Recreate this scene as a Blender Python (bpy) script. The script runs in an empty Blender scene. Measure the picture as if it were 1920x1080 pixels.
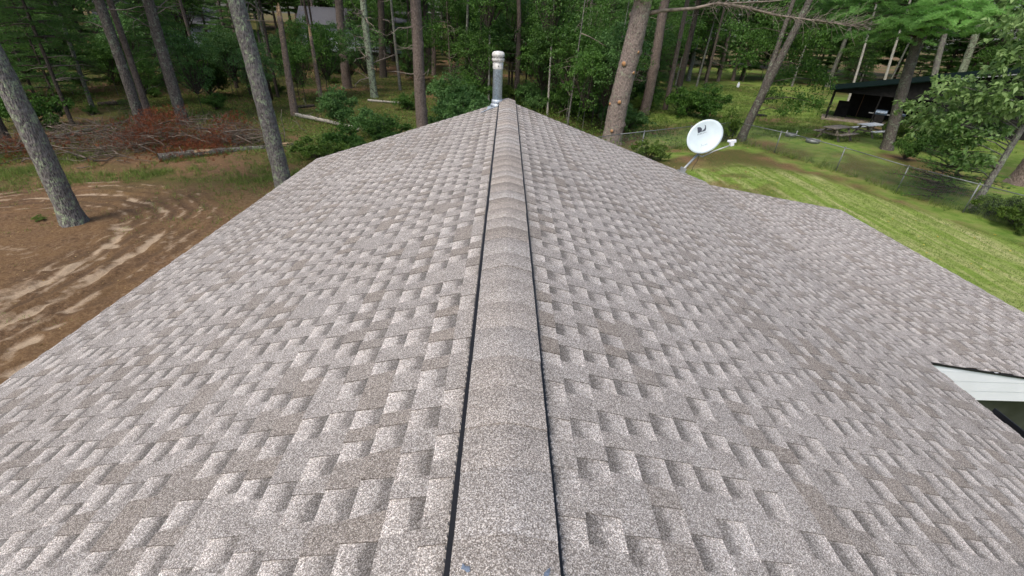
import bpy, math, random
import numpy as np
from mathutils import Vector, Matrix

S = bpy.context.scene
COL = S.collection
RS = np.random.RandomState(7)
random.seed(7)

# ------------------------------------------------------------------ camera
RIDGE = 4.4                       # height of the roof ridge above the ground (m)
F, TH, YAW, ROLL, CX, CH = 838.4, .535, .035, .053, -.048, 1.35
_f = np.array([math.sin(YAW)*math.cos(TH), math.cos(YAW)*math.cos(TH), -math.sin(TH)])
_r = np.array([math.cos(YAW), -math.sin(YAW), 0.]); _u = np.cross(_r, _f)
_r2 = _r*math.cos(ROLL)+_u*math.sin(ROLL); _u2 = np.cross(_r2, _f)
CAM = np.array([CX, 0., RIDGE+CH])
cd = bpy.data.cameras.new('camera'); cam = bpy.data.objects.new('camera', cd); COL.objects.link(cam)
cd.sensor_width = 36; cd.lens = F/1920*36; cd.clip_end = 2000; cd.clip_start = .02
M4 = Matrix.Identity(4)
for i in range(3):
    M4[i][0] = _r2[i]; M4[i][1] = _u2[i]; M4[i][2] = -_f[i]; M4[i][3] = CAM[i]
cam.matrix_world = M4
S.camera = cam

# ------------------------------------------------------------------ world, sun
SUN_EL, SUN_AZ = math.radians(58), math.radians(215)   # azimuth clockwise from +Y
w = bpy.data.worlds.new("World"); S.world = w; w.use_nodes = True
nt = w.node_tree; nt.nodes.clear()
sky = nt.nodes.new('ShaderNodeTexSky'); sky.sky_type = 'NISHITA'; sky.sun_disc = False
sky.sun_elevation = SUN_EL; sky.sun_rotation = SUN_AZ; sky.air_density = 1.0; sky.dust_density = 3; sky.ozone_density = .6
bg = nt.nodes.new('ShaderNodeBackground'); bg.inputs[1].default_value = .15
ow = nt.nodes.new('ShaderNodeOutputWorld')
nt.links.new(sky.outputs[0], bg.inputs[0]); nt.links.new(bg.outputs[0], ow.inputs[0])
sl = bpy.data.lights.new('sun', 'SUN'); sl.energy = 1.5; sl.angle = math.radians(22); sl.color = (1, .96, .9)
so = bpy.data.objects.new('sun', sl); COL.objects.link(so)
sd = Vector((math.sin(SUN_AZ)*math.cos(SUN_EL), math.cos(SUN_AZ)*math.cos(SUN_EL), math.sin(SUN_EL)))
so.rotation_euler = sd.to_track_quat('Z', 'Y').to_euler()
S.view_settings.view_transform = 'Standard'; S.view_settings.look = 'None'
S.view_settings.gamma = 1; S.view_settings.exposure = 0.5
S.render.engine = 'CYCLES'
S.cycles.max_bounces = 8; S.cycles.diffuse_bounces = 5; S.cycles.transmission_bounces = 3; S.cycles.glossy_bounces = 2
S.cycles.caustics_reflective = False; S.cycles.caustics_refractive = False

# ------------------------------------------------------------------ helpers
def ray(px, py): return _f+_r2*(px-960)/F-_u2*(py-540)/F
def at(px, py, z=0.):
    q = ray(px, py); t = (z-CAM[2])/q[2]; return CAM+q*t
def depthof(P): return float((np.asarray(P)-CAM)@_f)
def smooth(t): t = np.clip(t, 0, 1); return t*t*(3-2*t)
def gz(x, y):
    x = np.asarray(x, float); y = np.asarray(y, float)
    h = 3.6*smooth((y-52)/45)*smooth((-x+12)/30)
    h = h+.10*np.sin(x*.31+1.3)*np.sin(y*.27)*smooth((np.hypot(x, y-4)-9)/8)
    h = h+.04*np.sin(x*1.1+y*.7)*np.sin(y*1.3-x*.4)*smooth((np.hypot(x, y-4)-9)/8)
    return h
def tag(o, label=None, cat=None, group=None, kind=None):
    if label: o['label'] = label
    if cat: o['category'] = cat
    if group: o['group'] = group
    if kind: o['kind'] = kind
    return o
def empty(name, loc=(0, 0, 0), rz=0, label=None, cat=None, group=None):
    o = bpy.data.objects.new(name, None); COL.objects.link(o); o.location = loc; o.rotation_euler = (0, 0, rz)
    o.empty_display_size = .3
    return tag(o, label, cat, group)
def link(name, me, mat=None, parent=None):
    o = bpy.data.objects.new(name, me); COL.objects.link(o)
    if mat is not None:
        for m in (mat if isinstance(mat, (list, tuple)) else [mat]): me.materials.append(m)
    if parent: o.parent = parent
    return o
def poly_mesh(name, V, nv, attrs=None, smooth_=False):
    """V: (n*nv,3) separate polygons of nv vertices each"""
    V = np.asarray(V, np.float32).reshape(-1, 3); n = len(V)//nv
    me = bpy.data.meshes.new(name)
    me.vertices.add(n*nv); me.vertices.foreach_set('co', V.ravel())
    me.loops.add(n*nv); me.loops.foreach_set('vertex_index', np.arange(n*nv, dtype=np.int32))
    me.polygons.add(n); me.polygons.foreach_set('loop_start', np.arange(0, n*nv, nv, dtype=np.int32))
    for k, a in (attrs or {}).items():
        at_ = me.attributes.new(k, 'FLOAT', 'POINT'); at_.data.foreach_set('value', np.asarray(a, np.float32).ravel())
    me.update(calc_edges=True)
    return me
class MB:
    def __init__(s): s.v = []; s.f = []; s.m = []; s.sm = []
    def add(s, V, Fs, mi=0, sm=False):
        b = len(s.v); s.v += [tuple(map(float, p)) for p in V]
        for f in Fs: s.f.append(tuple(b+i for i in f)); s.m.append(mi); s.sm.append(sm)
    def box(s, c, d, rz=0, mi=0, tilt=None, bev=0):
        x, y, z = d[0]/2, d[1]/2, d[2]/2
        P = [Vector((a*x, b*y, e*z)) for e in (-1, 1) for a, b in ((-1, -1), (1, -1), (1, 1), (-1, 1))]
        R = Matrix.Rotation(rz, 3, 'Z')
        if tilt is not None: R = R @ tilt
        P = [R @ p+Vector(c) for p in P]
        s.add(P, [(0, 3, 2, 1), (4, 5, 6, 7), (0, 1, 5, 4), (1, 2, 6, 5), (2, 3, 7, 6), (3, 0, 4, 7)], mi)
    def tube(s, pts, rad, n=8, mi=0, cap=True, sm=True, noise=0):
        pts = [Vector(p) for p in pts]
        if not hasattr(rad, '__len__'): rad = [rad]*len(pts)
        rings = []; up = None
        for i, p in enumerate(pts):
            t = (pts[min(i+1, len(pts)-1)]-pts[max(i-1, 0)]).normalized()
            if up is None:
                up = Vector((0, 0, 1)) if abs(t.z) < .9 else Vector((1, 0, 0))
            a = t.cross(up).normalized(); b = a.cross(t).normalized(); up = b
            ring = []
            for k in range(n):
                an = 2*math.pi*k/n; rr = rad[i]*(1+(noise*(random.random()-.5) if noise else 0))
                ring.append(p+a*math.cos(an)*rr+b*math.sin(an)*rr)
            rings.append(ring)
        V = [v for r in rings for v in r]; Fs = []
        for i in range(len(pts)-1):
            for k in range(n):
                k2 = (k+1) % n; Fs.append((i*n+k, i*n+k2, (i+1)*n+k2, (i+1)*n+k))
        if cap:
            Fs.append(tuple(range(n-1, -1, -1))); Fs.append(tuple((len(pts)-1)*n+k for k in range(n)))
        s.add(V, Fs, mi, sm)
    def lathe(s, prof, c=(0, 0, 0), n=24, mi=0, axis=None, sm=True):
        V = []; Fs = []
        R = axis if axis is not None else Matrix.Identity(3)
        for r, z in prof:
            for k in range(n):
                a = 2*math.pi*k/n; V.append(R @ Vector((r*math.cos(a), r*math.sin(a), z))+Vector(c))
        for i in range(len(prof)-1):
            for k in range(n):
                k2 = (k+1) % n; Fs.append((i*n+k, i*n+k2, (i+1)*n+k2, (i+1)*n+k))
        Fs.append(tuple(range(n-1, -1, -1))); Fs.append(tuple((len(prof)-1)*n+k for k in range(n)))
        s.add(V, Fs, mi, sm)
    def build(s, name, mat=None, parent=None, bevel=0):
        me = bpy.data.meshes.new(name); me.from_pydata(s.v, [], s.f)
        me.polygons.foreach_set('material_index', s.m); me.polygons.foreach_set('use_smooth', s.sm); me.update()
        o = link(name, me, mat, parent)
        if bevel:
            b = o.modifiers.new('bevel', 'BEVEL'); b.width = bevel; b.segments = 2; b.limit_method = 'ANGLE'
        return o

# ------------------------------------------------------------------ materials
class NM:
    def __init__(s, name):
        s.m = bpy.data.materials.new(name); s.m.use_nodes = True; s.t = s.m.node_tree; s.t.nodes.clear()
        s.out = s.n('ShaderNodeOutputMaterial')
    def n(s, ty, **k):
        x = s.t.nodes.new(ty)
        for a, b in k.items(): setattr(x, a, b)
        return x
    def l(s, a, b): s.t.links.new(a, b)
    def val(s, sock, v):
        if hasattr(v, 'is_output') or isinstance(v, bpy.types.NodeSocket): s.l(v, sock)
        elif v is not None: sock.default_value = v
    def math(s, op, a, b=None, clamp=False):
        x = s.n('ShaderNodeMath', operation=op); x.use_clamp = clamp; s.val(x.inputs[0], a); s.val(x.inputs[1], b); return x.outputs[0]
    def noise(s, co, scale, detail=4, rough=.55, dist=0):
        x = s.n('ShaderNodeTexNoise'); s.val(x.inputs['Vector'], co); x.inputs['Scale'].default_value = scale
        x.inputs['Detail'].default_value = detail; x.inputs['Roughness'].default_value = rough; x.inputs['Distortion'].default_value = dist
        return x.outputs['Fac']
    def vor(s, co, scale, out='Distance', feature='F1'):
        x = s.n('ShaderNodeTexVoronoi', feature=feature); s.val(x.inputs['Vector'], co); x.inputs['Scale'].default_value = scale
        return x.outputs[out]
    def ramp(s, fac, stops):
        x = s.n('ShaderNodeValToRGB'); s.val(x.inputs[0], fac); e = x.color_ramp.elements
        while len(e) < len(stops): e.new(.5)
        for i, (p, c) in enumerate(stops):
            e[i].position = p; e[i].color = (c, c, c, 1) if not hasattr(c, '__len__') else (*c, 1)
        return x.outputs[0]
    def mix(s, fac, a, b, mode='MIX'):
        x = s.n('ShaderNodeMix', data_type='RGBA', blend_type=mode); s.val(x.inputs[0], fac)
        for i, v in ((6, a), (7, b)):
            if isinstance(v, tuple): v = (*v, 1) if len(v) == 3 else v
            s.val(x.inputs[i], v)
        return x.outputs[2]
    def map(s, co, scale=(1, 1, 1), rot=(0, 0, 0)):
        x = s.n('ShaderNodeMapping'); s.l(co, x.inputs[0]); x.inputs['Scale'].default_value = scale; x.inputs['Rotation'].default_value = rot
        return x.outputs[0]
    def obj(s): return s.n('ShaderNodeTexCoord').outputs['Object']
    def pos(s): return s.n('ShaderNodeNewGeometry').outputs['Position']
    def attr(s, name): return s.n('ShaderNodeAttribute', attribute_name=name)
    def bump(s, h, dist=.01, strength=1.):
        x = s.n('ShaderNodeBump'); s.l(h, x.inputs['Height']); x.inputs['Distance'].default_value = dist; x.inputs['Strength'].default_value = strength
        return x.outputs[0]
    def fin(s, col, rough=.8, metal=0, spec=.3, normal=None):
        p = s.n('ShaderNodeBsdfPrincipled')
        if isinstance(col, tuple): col = (*col, 1)
        s.val(p.inputs['Base Color'], col); s.val(p.inputs['Roughness'], rough); p.inputs['Metallic'].default_value = metal
        p.inputs['Specular IOR Level'].default_value = spec
        if normal is not None: s.l(normal, p.inputs['Normal'])
        s.l(p.outputs[0], s.out.inputs[0]); s.p = p
        return s.m

def plain(name, col, rough=.6, metal=0, spec=.3, var=.12, scale=8, bump=0):
    m = NM(name); c = m.obj(); nz = m.noise(c, scale, 5)
    dark = tuple(v*(1-var*2) for v in col); lite = tuple(min(1, v*(1+var)) for v in col)
    k = m.ramp(nz, [(.3, dark), (.7, lite)])
    nb = m.bump(m.noise(c, scale*6, 4), bump) if bump else None
    return m.fin(k, rough, metal, spec, nb)

def leaf_mat(name, dark, light, trans=.3, rough=.55):
    m = NM(name); a = m.attr('tint'); r = m.n('ShaderNodeObjectInfo').outputs['Random']
    c = m.mix(a.outputs['Fac'], dark, light)
    k = m.math('MULTIPLY_ADD', r, .35); 
    k.node.inputs[2].default_value = .82
    hs = m.n('ShaderNodeHueSaturation'); m.l(c, hs.inputs['Color']); m.l(k, hs.inputs['Value'])
    hs.inputs['Saturation'].default_value = 1.03
    p = m.n('ShaderNodeBsdfPrincipled'); m.l(hs.outputs[0], p.inputs['Base Color']); p.inputs['Roughness'].default_value = rough
    p.inputs['Specular IOR Level'].default_value = .35
    t = m.n('ShaderNodeBsdfTranslucent'); m.l(hs.outputs[0], t.inputs[0])
    x = m.n('ShaderNodeMixShader'); x.inputs[0].default_value = trans; m.l(p.outputs[0], x.inputs[1]); m.l(t.outputs[0], x.inputs[2])
    m.l(x.outputs[0], m.out.inputs[0]); return m.m

def bark_mat(name, dark, light, lichen=(.35, .42, .26), amount=.5, sc=1.):
    m = NM(name); c = m.obj(); cs = m.map(c, (1, 1, .28))
    v = m.vor(cs, 26*sc, 'Distance'); nz = m.noise(cs, 14*sc, 6, .65); n2 = m.noise(c, 2.2, 4)
    f = m.math('MULTIPLY', v, 1.3); f = m.math('ADD', f, m.math('MULTIPLY', nz, .5))
    base = m.ramp(f, [(.22, tuple(x*.45 for x in dark)), (.42, dark), (.8, light)])
    base = m.mix(m.math('MULTIPLY', n2, .5), base, tuple(x*.7 for x in dark))
    ln = m.noise(c, 4.2, 7, .78, .6)
    l3 = m.noise(c, 15, 5, .75, .3); lm = m.math('ADD', m.math('MULTIPLY', ln, .62), m.math('MULTIPLY', l3, .38)); lf = m.ramp(lm, [(.60-.18*amount, 0.), (.64-.18*amount, 1.)])
    fine = m.noise(c, 40, 4)
    lc = m.ramp(fine, [(.35, tuple(x*.55 for x in lichen)), (.65, lichen)]); base = m.mix(1, base, m.ramp(m.noise(c, 11, 5, .7), [(.3, .6), (.7, 1.25)]), 'MULTIPLY')
    col = m.mix(m.math('MULTIPLY', lf, .92), base, lc)
    return m.fin(col, .92, 0, .15, m.bump(f, .025))

MT = {}
MT['bark_grey'] = bark_mat('grey_lichen_bark', (.10, .088, .08), (.25, .23, .21), (.40, .47, .30), .46)
MT['bark_mid'] = bark_mat('mid_grey_bark', (.06, .05, .042), (.175, .15, .13), (.30, .34, .24), .38)
MT['bark_pine'] = bark_mat('pine_bark', (.10, .075, .06), (.27, .21, .175), (.25, .30, .19), .12)
MT['bark_stub'] = bark_mat('pale_pine_bark', (.13, .098, .08), (.36, .29, .25), (.42, .45, .32), .30)
MT['bark_dark'] = bark_mat('dark_bark', (.045, .035, .028), (.13, .105, .085), (.16, .2, .12), .2)
MT['bark_lichen'] = bark_mat('heavy_lichen_bark', (.06, .05, .04), (.16, .13, .11), (.42, .50, .34), .78)
MT['birch'] = bark_mat('pale_bark', (.30, .27, .23), (.58, .54, .46), (.45, .47, .38), .2)
MT['snag'] = bark_mat('snag_bark', (.13, .09, .07), (.27, .21, .17), (.45, .34, .23), .35)
MT['deadwood'] = plain('bare_wood', (.42, .29, .17), .85, var=.3, scale=9, bump=.004)
MT['twig'] = plain('dead_twig', (.25, .205, .165), .9, var=.3, scale=5)
MT['pile'] = plain('old_grey_sticks', (.17, .135, .105), .9, var=.35, scale=5)
MT['cutwood'] = plain('cut_wood', (.52, .28, .13), .8, var=.3, scale=40)
MT['needle'] = leaf_mat('pine_needles', (.032, .085, .018), (.13, .25, .06), .32)
MT['needle_bright'] = leaf_mat('bright_pine_needles', (.06, .16, .03), (.36, .60, .20), .45)
MT['leaf'] = leaf_mat('broad_leaf', (.035, .095, .016), (.135, .26, .05), .38)
MT['leaf_blue'] = leaf_mat('cool_green_leaf', (.05, .12, .028), (.155, .285, .085), .32)
MT['leaf_bright'] = leaf_mat('oak_leaf', (.075, .17, .035), (.36, .50, .19), .38, .5)
MT['red_needle'] = leaf_mat('dead_red_needles', (.06, .02, .01), (.26, .08, .032), .2)
MT['herb'] = leaf_mat('undergrowth_leaf', (.045, .09, .014), (.16, .25, .045), .3)
MT['grass'] = leaf_mat('grass_blade', (.06, .12, .02), (.26, .33, .08), .3)

# shingles
def shingle_material():
    m = NM('shingle_granules'); a = m.n('ShaderNodeVertexColor', layer_name='tone')
    sp = m.n('ShaderNodeSeparateColor'); m.l(a.outputs['Color'], sp.inputs[0]); tone, warm, gap = sp.outputs; vv = a.outputs['Alpha']
    c = m.obj()
    g = m.n('ShaderNodeTexVoronoi'); m.l(c, g.inputs['Vector']); g.inputs['Scale'].default_value = 330
    gs = m.n('ShaderNodeSeparateColor'); m.l(g.outputs['Color'], gs.inputs[0])
    base = m.ramp(gs.outputs[0], [(0., (.105, .096, .092)), (.20, (.18, .169, .164)), (.5, (.265, .256, .253)), (.74, (.38, .373, .372)), (.92, (.62, .615, .62))])
    base = m.mix(m.math('MULTIPLY', gs.outputs[1], .35), base, m.mix(1, base, (1.08, .96, .78), 'MULTIPLY'))
    wn = m.noise(c, 9, 4, .6)
    v2 = m.math('ADD', vv, m.math('MULTIPLY', m.math('SUBTRACT', m.noise(c, 22, 3), .5), .5))
    gr = m.ramp(v2, [(.04, .42), (.30, .58), (.50, 1.10), (.95, 1.50)])
    gf = m.mix(gap, (1, 1, 1), gr)
    cool = m.mix(warm, (1.035, 1.02, .995), (.985, .925, .85))
    x = m.mix(1, base, cool, 'MULTIPLY'); x = m.mix(1, x, gf, 'MULTIPLY')
    tn = m.math('MULTIPLY', tone, m.math('MULTIPLY_ADD', wn, .3)); tn.node.inputs[1].links[0].from_node.inputs[2].default_value = .86
    cc = m.n('ShaderNodeCombineColor'); [m.l(tn, cc.inputs[i]) for i in range(3)]
    x = m.mix(1, x, cc.outputs[0], 'MULTIPLY')
    big = m.ramp(m.noise(c, .55, 3), [(.3, (.93, .90, .86)), (.7, (1.06, 1.03, .99))]); x = m.mix(1, x, big, 'MULTIPLY')
    return m.fin(x, .95, 0, .2, m.bump(gs.outputs[2], .0012))
MT['shingle'] = shingle_material()
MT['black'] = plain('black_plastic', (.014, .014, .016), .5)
MT['rib'] = plain('vent_rib', (.12, .12, .125), .5)
MT['white'] = plain('white_vinyl', (.82, .84, .86), .45, var=.03, scale=3)
MT['siding'] = plain('beige_siding', (.55, .52, .46), .6, var=.04)
MT['screen'] = plain('dark_window_screen', (.04, .043, .038), .5, spec=.3, var=.3, scale=3)
MT['brown'] = plain('brown_wood', (.2, .12, .075), .8)
MT['galv'] = plain('galvanised_pipe', (.47, .57, .62), .42, .35, .5, var=.2, scale=34)
MT['weather'] = plain('weathered_cap_metal', (.68, .66, .61), .55, .1, var=.2, scale=26)
MT['sealant'] = plain('silver_sealant', (.52, .57, .61), .45, .35, var=.3, scale=25)
MT['smear'] = plain('blue_grey_smear', (.17, .21, .27), .6, var=.3, scale=60)
MT['dish'] = plain('dish_grey_paint', (.66, .75, .76), .4, 0, .5, var=.04, scale=6)
MT['dishmark'] = plain('dish_print', (.07, .08, .10), .5)
MT['dishmark2'] = plain('dish_faint_print', (.26, .30, .32), .5)
MT['steel'] = plain('dull_steel', (.45, .46, .45), .45, .5)
MT['fence'] = plain('galvanised_fence', (.24, .25, .245), .5, .4)
MT['shedblack'] = plain('black_stained_boards', (.014, .013, .012), .85, var=.3, scale=4)
MT['shedroof'] = plain('green_metal_roof', (.005, .012, .009), .95, 0, .05, var=.3, scale=2)
MT['tarp'] = plain('teal_tarp', (.12, .27, .24), .5, 0, .4, var=.45, scale=2)
MT['slab'] = plain('concrete_slab', (.30, .24, .18), .9, var=.2, scale=4)
MT['tabledark'] = plain('old_grey_boards', (.24, .205, .165), .85, var=.35, scale=8)
MT['tablelight'] = plain('pale_grey_boards', (.80, .78, .71), .8, var=.2, scale=8)
MT['grill'] = plain('blue_grey_grill_lid', (.09, .13, .18), .3, .3, .5)
MT['char'] = plain('charred_wood', (.02, .018, .016), .9, var=.4)
MT['farwall'] = plain('far_house_siding', (.42, .47, .50), .6, var=.08, scale=1)
MT['farroof'] = plain('far_house_roof', (.10, .10, .11), .8)
MT['glass'] = plain('dark_window_glass', (.03, .035, .04), .15, 0, .6)
MT['yellowbox'] = plain('faded_yellow_board', (.33, .30, .10), .7)
MT['rust'] = plain('rusty_brown_sheet', (.10, .035, .02), .8, var=.4)

# ------------------------------------------------------------------ ground
def polyd(X, Y, pts):
    d = np.full(X.shape, 1e9); P = np.asarray(pts)[:, :2]
    for a, b in zip(P[:-1], P[1:]):
        ab = b-a; L = ab@ab+1e-9
        t = np.clip(((X-a[0])*ab[0]+(Y-a[1])*ab[1])/L, 0, 1)
        d = np.minimum(d, np.hypot(X-a[0]-t*ab[0], Y-a[1]-t*ab[1]))
    return d
def inside(X, Y, poly):
    c = np.zeros(X.shape, bool); n = len(poly)
    for i in range(n):
        x1, y1 = poly[i]; x2, y2 = poly[(i+1) % n]
        k = ((y1 > Y) != (y2 > Y)) & (X < (x2-x1)*(Y-y1)/(y2-y1+1e-12)+x1); c ^= k
    return c
def vnoise(X, Y, s, seed):
    r = np.random.RandomState(seed); T = r.rand(128, 128)
    x = X/s+1000; y = Y/s+1000; xi = np.floor(x).astype(int); yi = np.floor(y).astype(int); fx = x-xi; fy = y-yi
    fx = fx*fx*(3-2*fx); fy = fy*fy*(3-2*fy); g = lambda a, b: T[a % 128, b % 128]
    return (g(xi, yi)*(1-fx)+g(xi+1, yi)*fx)*(1-fy)+(g(xi, yi+1)*(1-fx)+g(xi+1, yi+1)*fx)*fy
def fbm(X, Y, s, seed): return (vnoise(X, Y, s, seed)*.5+vnoise(X, Y, s/2.1, seed+1)*.28+vnoise(X, Y, s/4.3, seed+2)*.22)

def zp(L): return [at(x/2.4554, 280+y/2.4554) for x, y in L]
RUTS = [  # sandy wheel ruts of the yard as ground polylines: (points, half width, strength)
 (zp([(-60, 735), (0, 705), (100, 655), (200, 610), (300, 560), (400, 500), (480, 445), (545, 420)]), .12, 1.),
 (zp([(-80, 860), (0, 815), (100, 770), (200, 715), (300, 670), (400, 610), (480, 565)]), .13, 1.),
 (zp([(510, 545), (600, 480), (700, 430), (730, 395)]), .12, .9),
 (zp([(60, 870), (170, 790), (270, 745)]), .09, .6),
 (zp([(300, 755), (400, 690), (460, 655)]), .10, .7),
 (zp([(-50, 235), (0, 230), (120, 222), (240, 225), (340, 210), (440, 205), (540, 215), (640, 235), (700, 260), (770, 290)]), .10, .75),
 (zp([(-50, 290), (0, 285), (120, 275), (240, 268), (300, 270)]), .10, .5),
 (zp([(0, 640), (60, 630), (180, 560), (290, 538)]), .07, .5),
 (zp([(0, 985), (70, 910), (140, 882)]), .14, .9),
 (zp([(60, 1030), (130, 985)]), .12, .8),
 (zp([(740, 520), (790, 450), (800, 375)]), .07, .5),
 (zp([(530, 350), (560, 375), (545, 420), (520, 450)]), .16, .9),
 (zp([(240, 820), (290, 800)]), .12, .7),
 (zp([(100, 500), (220, 470), (330, 420)]), .05, .45),
 (zp([(360, 740), (440, 690)]), .06, .5),
]
def spaced(*segs):
    o = []
    for a, b, st in segs: o += list(np.arange(a, b, st))
    return np.array(o+[segs[-1][1]])
gx = spaced((-400, -120, 20), (-120, -40, 3), (-40, -20, .8), (-20, -3, .085), (-3, 30, .6), (30, 60, 2), (60, 120, 4), (120, 400, 20))
gy = spaced((-300, -60, 20), (-60, -6, 3), (-6, 2, .4), (2, 17, .085), (17, 45, .5), (45, 110, 1.5), (110, 200, 6), (200, 500, 20))
X, Y = np.meshgrid(gx, gy)
Z = gz(X, Y)
sand = np.zeros_like(X); hh = np.zeros_like(X)
wob = (fbm(X, Y, .5, 3)-.5)
for pts, wd, st in RUTS:
    d = polyd(X+wob*.35, Y+wob*.3, pts)
    wv = wd*(.55+.9*fbm(X, Y, .6, 15)); sand = np.maximum(sand, st*np.exp(-(d/wv)**2)*(.35+.65*smooth((fbm(X, Y, .38, 11)-.28)*5)))
    hh += -.04*st*np.exp(-(d/(wd*.9))**2)+.035*st*np.exp(-((d-wd*2.1)/(wd*.8))**2)
Pd_ = at(725/2.4554, 280+235/2.4554)
for k_ in range(16):   # fainter parallel scrapes between the main ruts
    a_, b_ = RUTS[k_ % 2][0], RUTS[1-k_ % 2][0]; off = RS.randn(2)*np.array([.55, .5]); P_ = [np.array(p)[:2]+off for p in RUTS[k_ % 3][0]]; i0 = RS.randint(0, max(1, len(P_)-3)); P_ = P_[i0:i0+3]
    d = polyd(X+wob*.3, Y+wob*.3, P_); sand = np.maximum(sand, (.25+.35*RS.rand())*np.exp(-(d/.05)**2)*smooth((fbm(X, Y, .3, 111+k_)-.35)*5)); hh += -.02*np.exp(-(d/.06)**2)+.018*np.exp(-((d-.12)/.05)**2)
loop = zp([(-260, 860), (0, 735), (200, 655), (330, 590), (470, 505), (600, 430), (720, 360), (775, 300), (700, 255), (600, 228), (440, 208), (300, 212), (120, 225), (-120, 262), (-400, 320)])
LP_ = np.asarray(loop)[:, :2]; dl = polyd(X, Y, LP_); inn = inside(X, Y, [tuple(p) for p in LP_]); dl = np.where(inn, -dl, dl)
dw = dl+.28*(fbm(X, Y, 1.1, 151)-.5)+.10*(fbm(X, Y, .4, 161)-.5)
band = smooth((dw+1.5)/.6)*smooth((1.9-dw)/.7)*smooth((-3.2-X)/.8)
strand = smooth((fbm(X, Y, 1.3, 171)-.30)*4)
wave = np.cos(2*math.pi*dw/.43); wave2 = np.cos(2*math.pi*dw/.19+1.)
hh += band*strand*(.026*wave+.010*wave2)+band*.03*(fbm(X, Y, .16, 181)-.5)
sand = np.maximum(sand, band*.55*smooth((wave-.45)*2.2)*smooth((fbm(X, Y, .5, 191)-.46)*6))
trough_dark = band*(.25+.75*smooth((-wave-.1)*1.6))*smooth((fbm(X, Y, .8, 201)-.25)*3)  # darker dirt colour along the track troughs and in the dip
trough_dark = np.maximum(trough_dark, .9*np.exp(-(((X-Pd_[0])/.5)**2+((Y-Pd_[1])/.35)**2)))
patchy = smooth((-3.5-X)/1.5)*smooth((13.5-Y)/3)*smooth((X+22)/4)
sand = np.maximum(sand, .42*patchy*smooth((fbm(X, Y, .9, 131)-.52)*6)*smooth((fbm(X, Y, .22, 141)-.35)*4))
yard = smooth((-3-X)/2)*smooth((15.5+1.2*np.sin(X*.4)-Y)/2.5)*smooth((X+24)/4)
hh += yard*(.035*(fbm(X, Y, .7, 21)-.5)+.03*(fbm(X, Y, .22, 31)-.5))
Pd = at(725/2.4554, 280+235/2.4554); hh -= .12*np.exp(-(((X-Pd[0])/.35)**2+((Y-Pd[1])/.25)**2))
Z = Z+hh
FC = (14.3, 28.9); FR = [(2.0, 20.8), (5.82, 23.33), (10.66, 26.62), FC, (16.1, 25.1), (17.01, 22.17), (17.75, 19.6), (18.75, 16.9), (20.2, 13.2), (22.2, 8.0)]
# lawn mask: right of the house up to the fence, plus mown area beyond to the shed
edge = polyd(X, Y, [(4.0, 16), (6.2, 19.5), (9, 21.8), (12, 23.3), (14.2, 22.6), (16.2, 19.2), (17.3, 16.5), (18.6, 13), (20.5, 8), (24, -2), (30, -40)])
ins = inside(X, Y, [(4.0, 4), (4.0, 16), (6.2, 19.5), (9, 21.8), (12, 23.3), (14.2, 22.6), (16.2, 19.2), (17.3, 16.5), (18.6, 13), (20.5, 8), (24, -2), (30, -40), (4, -40)])
sgn = np.where(ins, edge, -edge)
lawn = smooth((sgn+.9+1.6*(fbm(X, Y, 1.5, 41)-.5))/2.4)
far = inside(X, Y, [(6.5, 22), (11, 25.5), (14, 27), (16.3, 20), (18, 14), (22, 4), (30, 10), (30, 22), (36, 30), (60, 60), (60, 95), (24, 95), (17, 55), (12, 40)])
lawn = lawn*(1-.75*smooth((fbm(X, Y, 1.2, 45)-.40)*5)*smooth((13.5-X+.35*(Y-16))/4)*smooth((Y-14)/3))
lawn2 = far*smooth((fbm(X, Y, 2.6, 51)-.30)*4)*smooth(1.15-fbm(X, Y, .9, 55)*.6)
moss = smooth((fbm(X, Y, 3.2, 61)-.36)*6)*(1-yard*.85)*(1-.7*smooth((17.3-Y)/1.5)*smooth((X+17)/3)*(X < 2))
me = bpy.data.meshes.new('ground')
nx, ny = len(gx), len(gy)
me.vertices.add(nx*ny); me.vertices.foreach_set('co', np.stack([X, Y, Z], -1).astype(np.float32).ravel())
ii = (np.arange(ny-1)[:, None]*nx+np.arange(nx-1)[None]).ravel()
q = np.stack([ii, ii+1, ii+nx+1, ii+nx], -1).astype(np.int32)
me.loops.add(q.size); me.loops.foreach_set('vertex_index', q.ravel())
me.polygons.add(len(q)); me.polygons.foreach_set('loop_start', np.arange(0, q.size, 4, dtype=np.int32))
ca = me.color_attributes.new('zone', 'FLOAT_COLOR', 'POINT')
ca.data.foreach_set('color', np.stack([sand, lawn, moss, lawn2], -1).astype(np.float32).ravel())
aw = me.attributes.new('trough_tone', 'FLOAT', 'POINT'); aw.data.foreach_set('value', trough_dark.astype(np.float32).ravel())
me.update(calc_edges=True); me.polygons.foreach_set('use_smooth', np.ones(len(q), bool))
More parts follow.
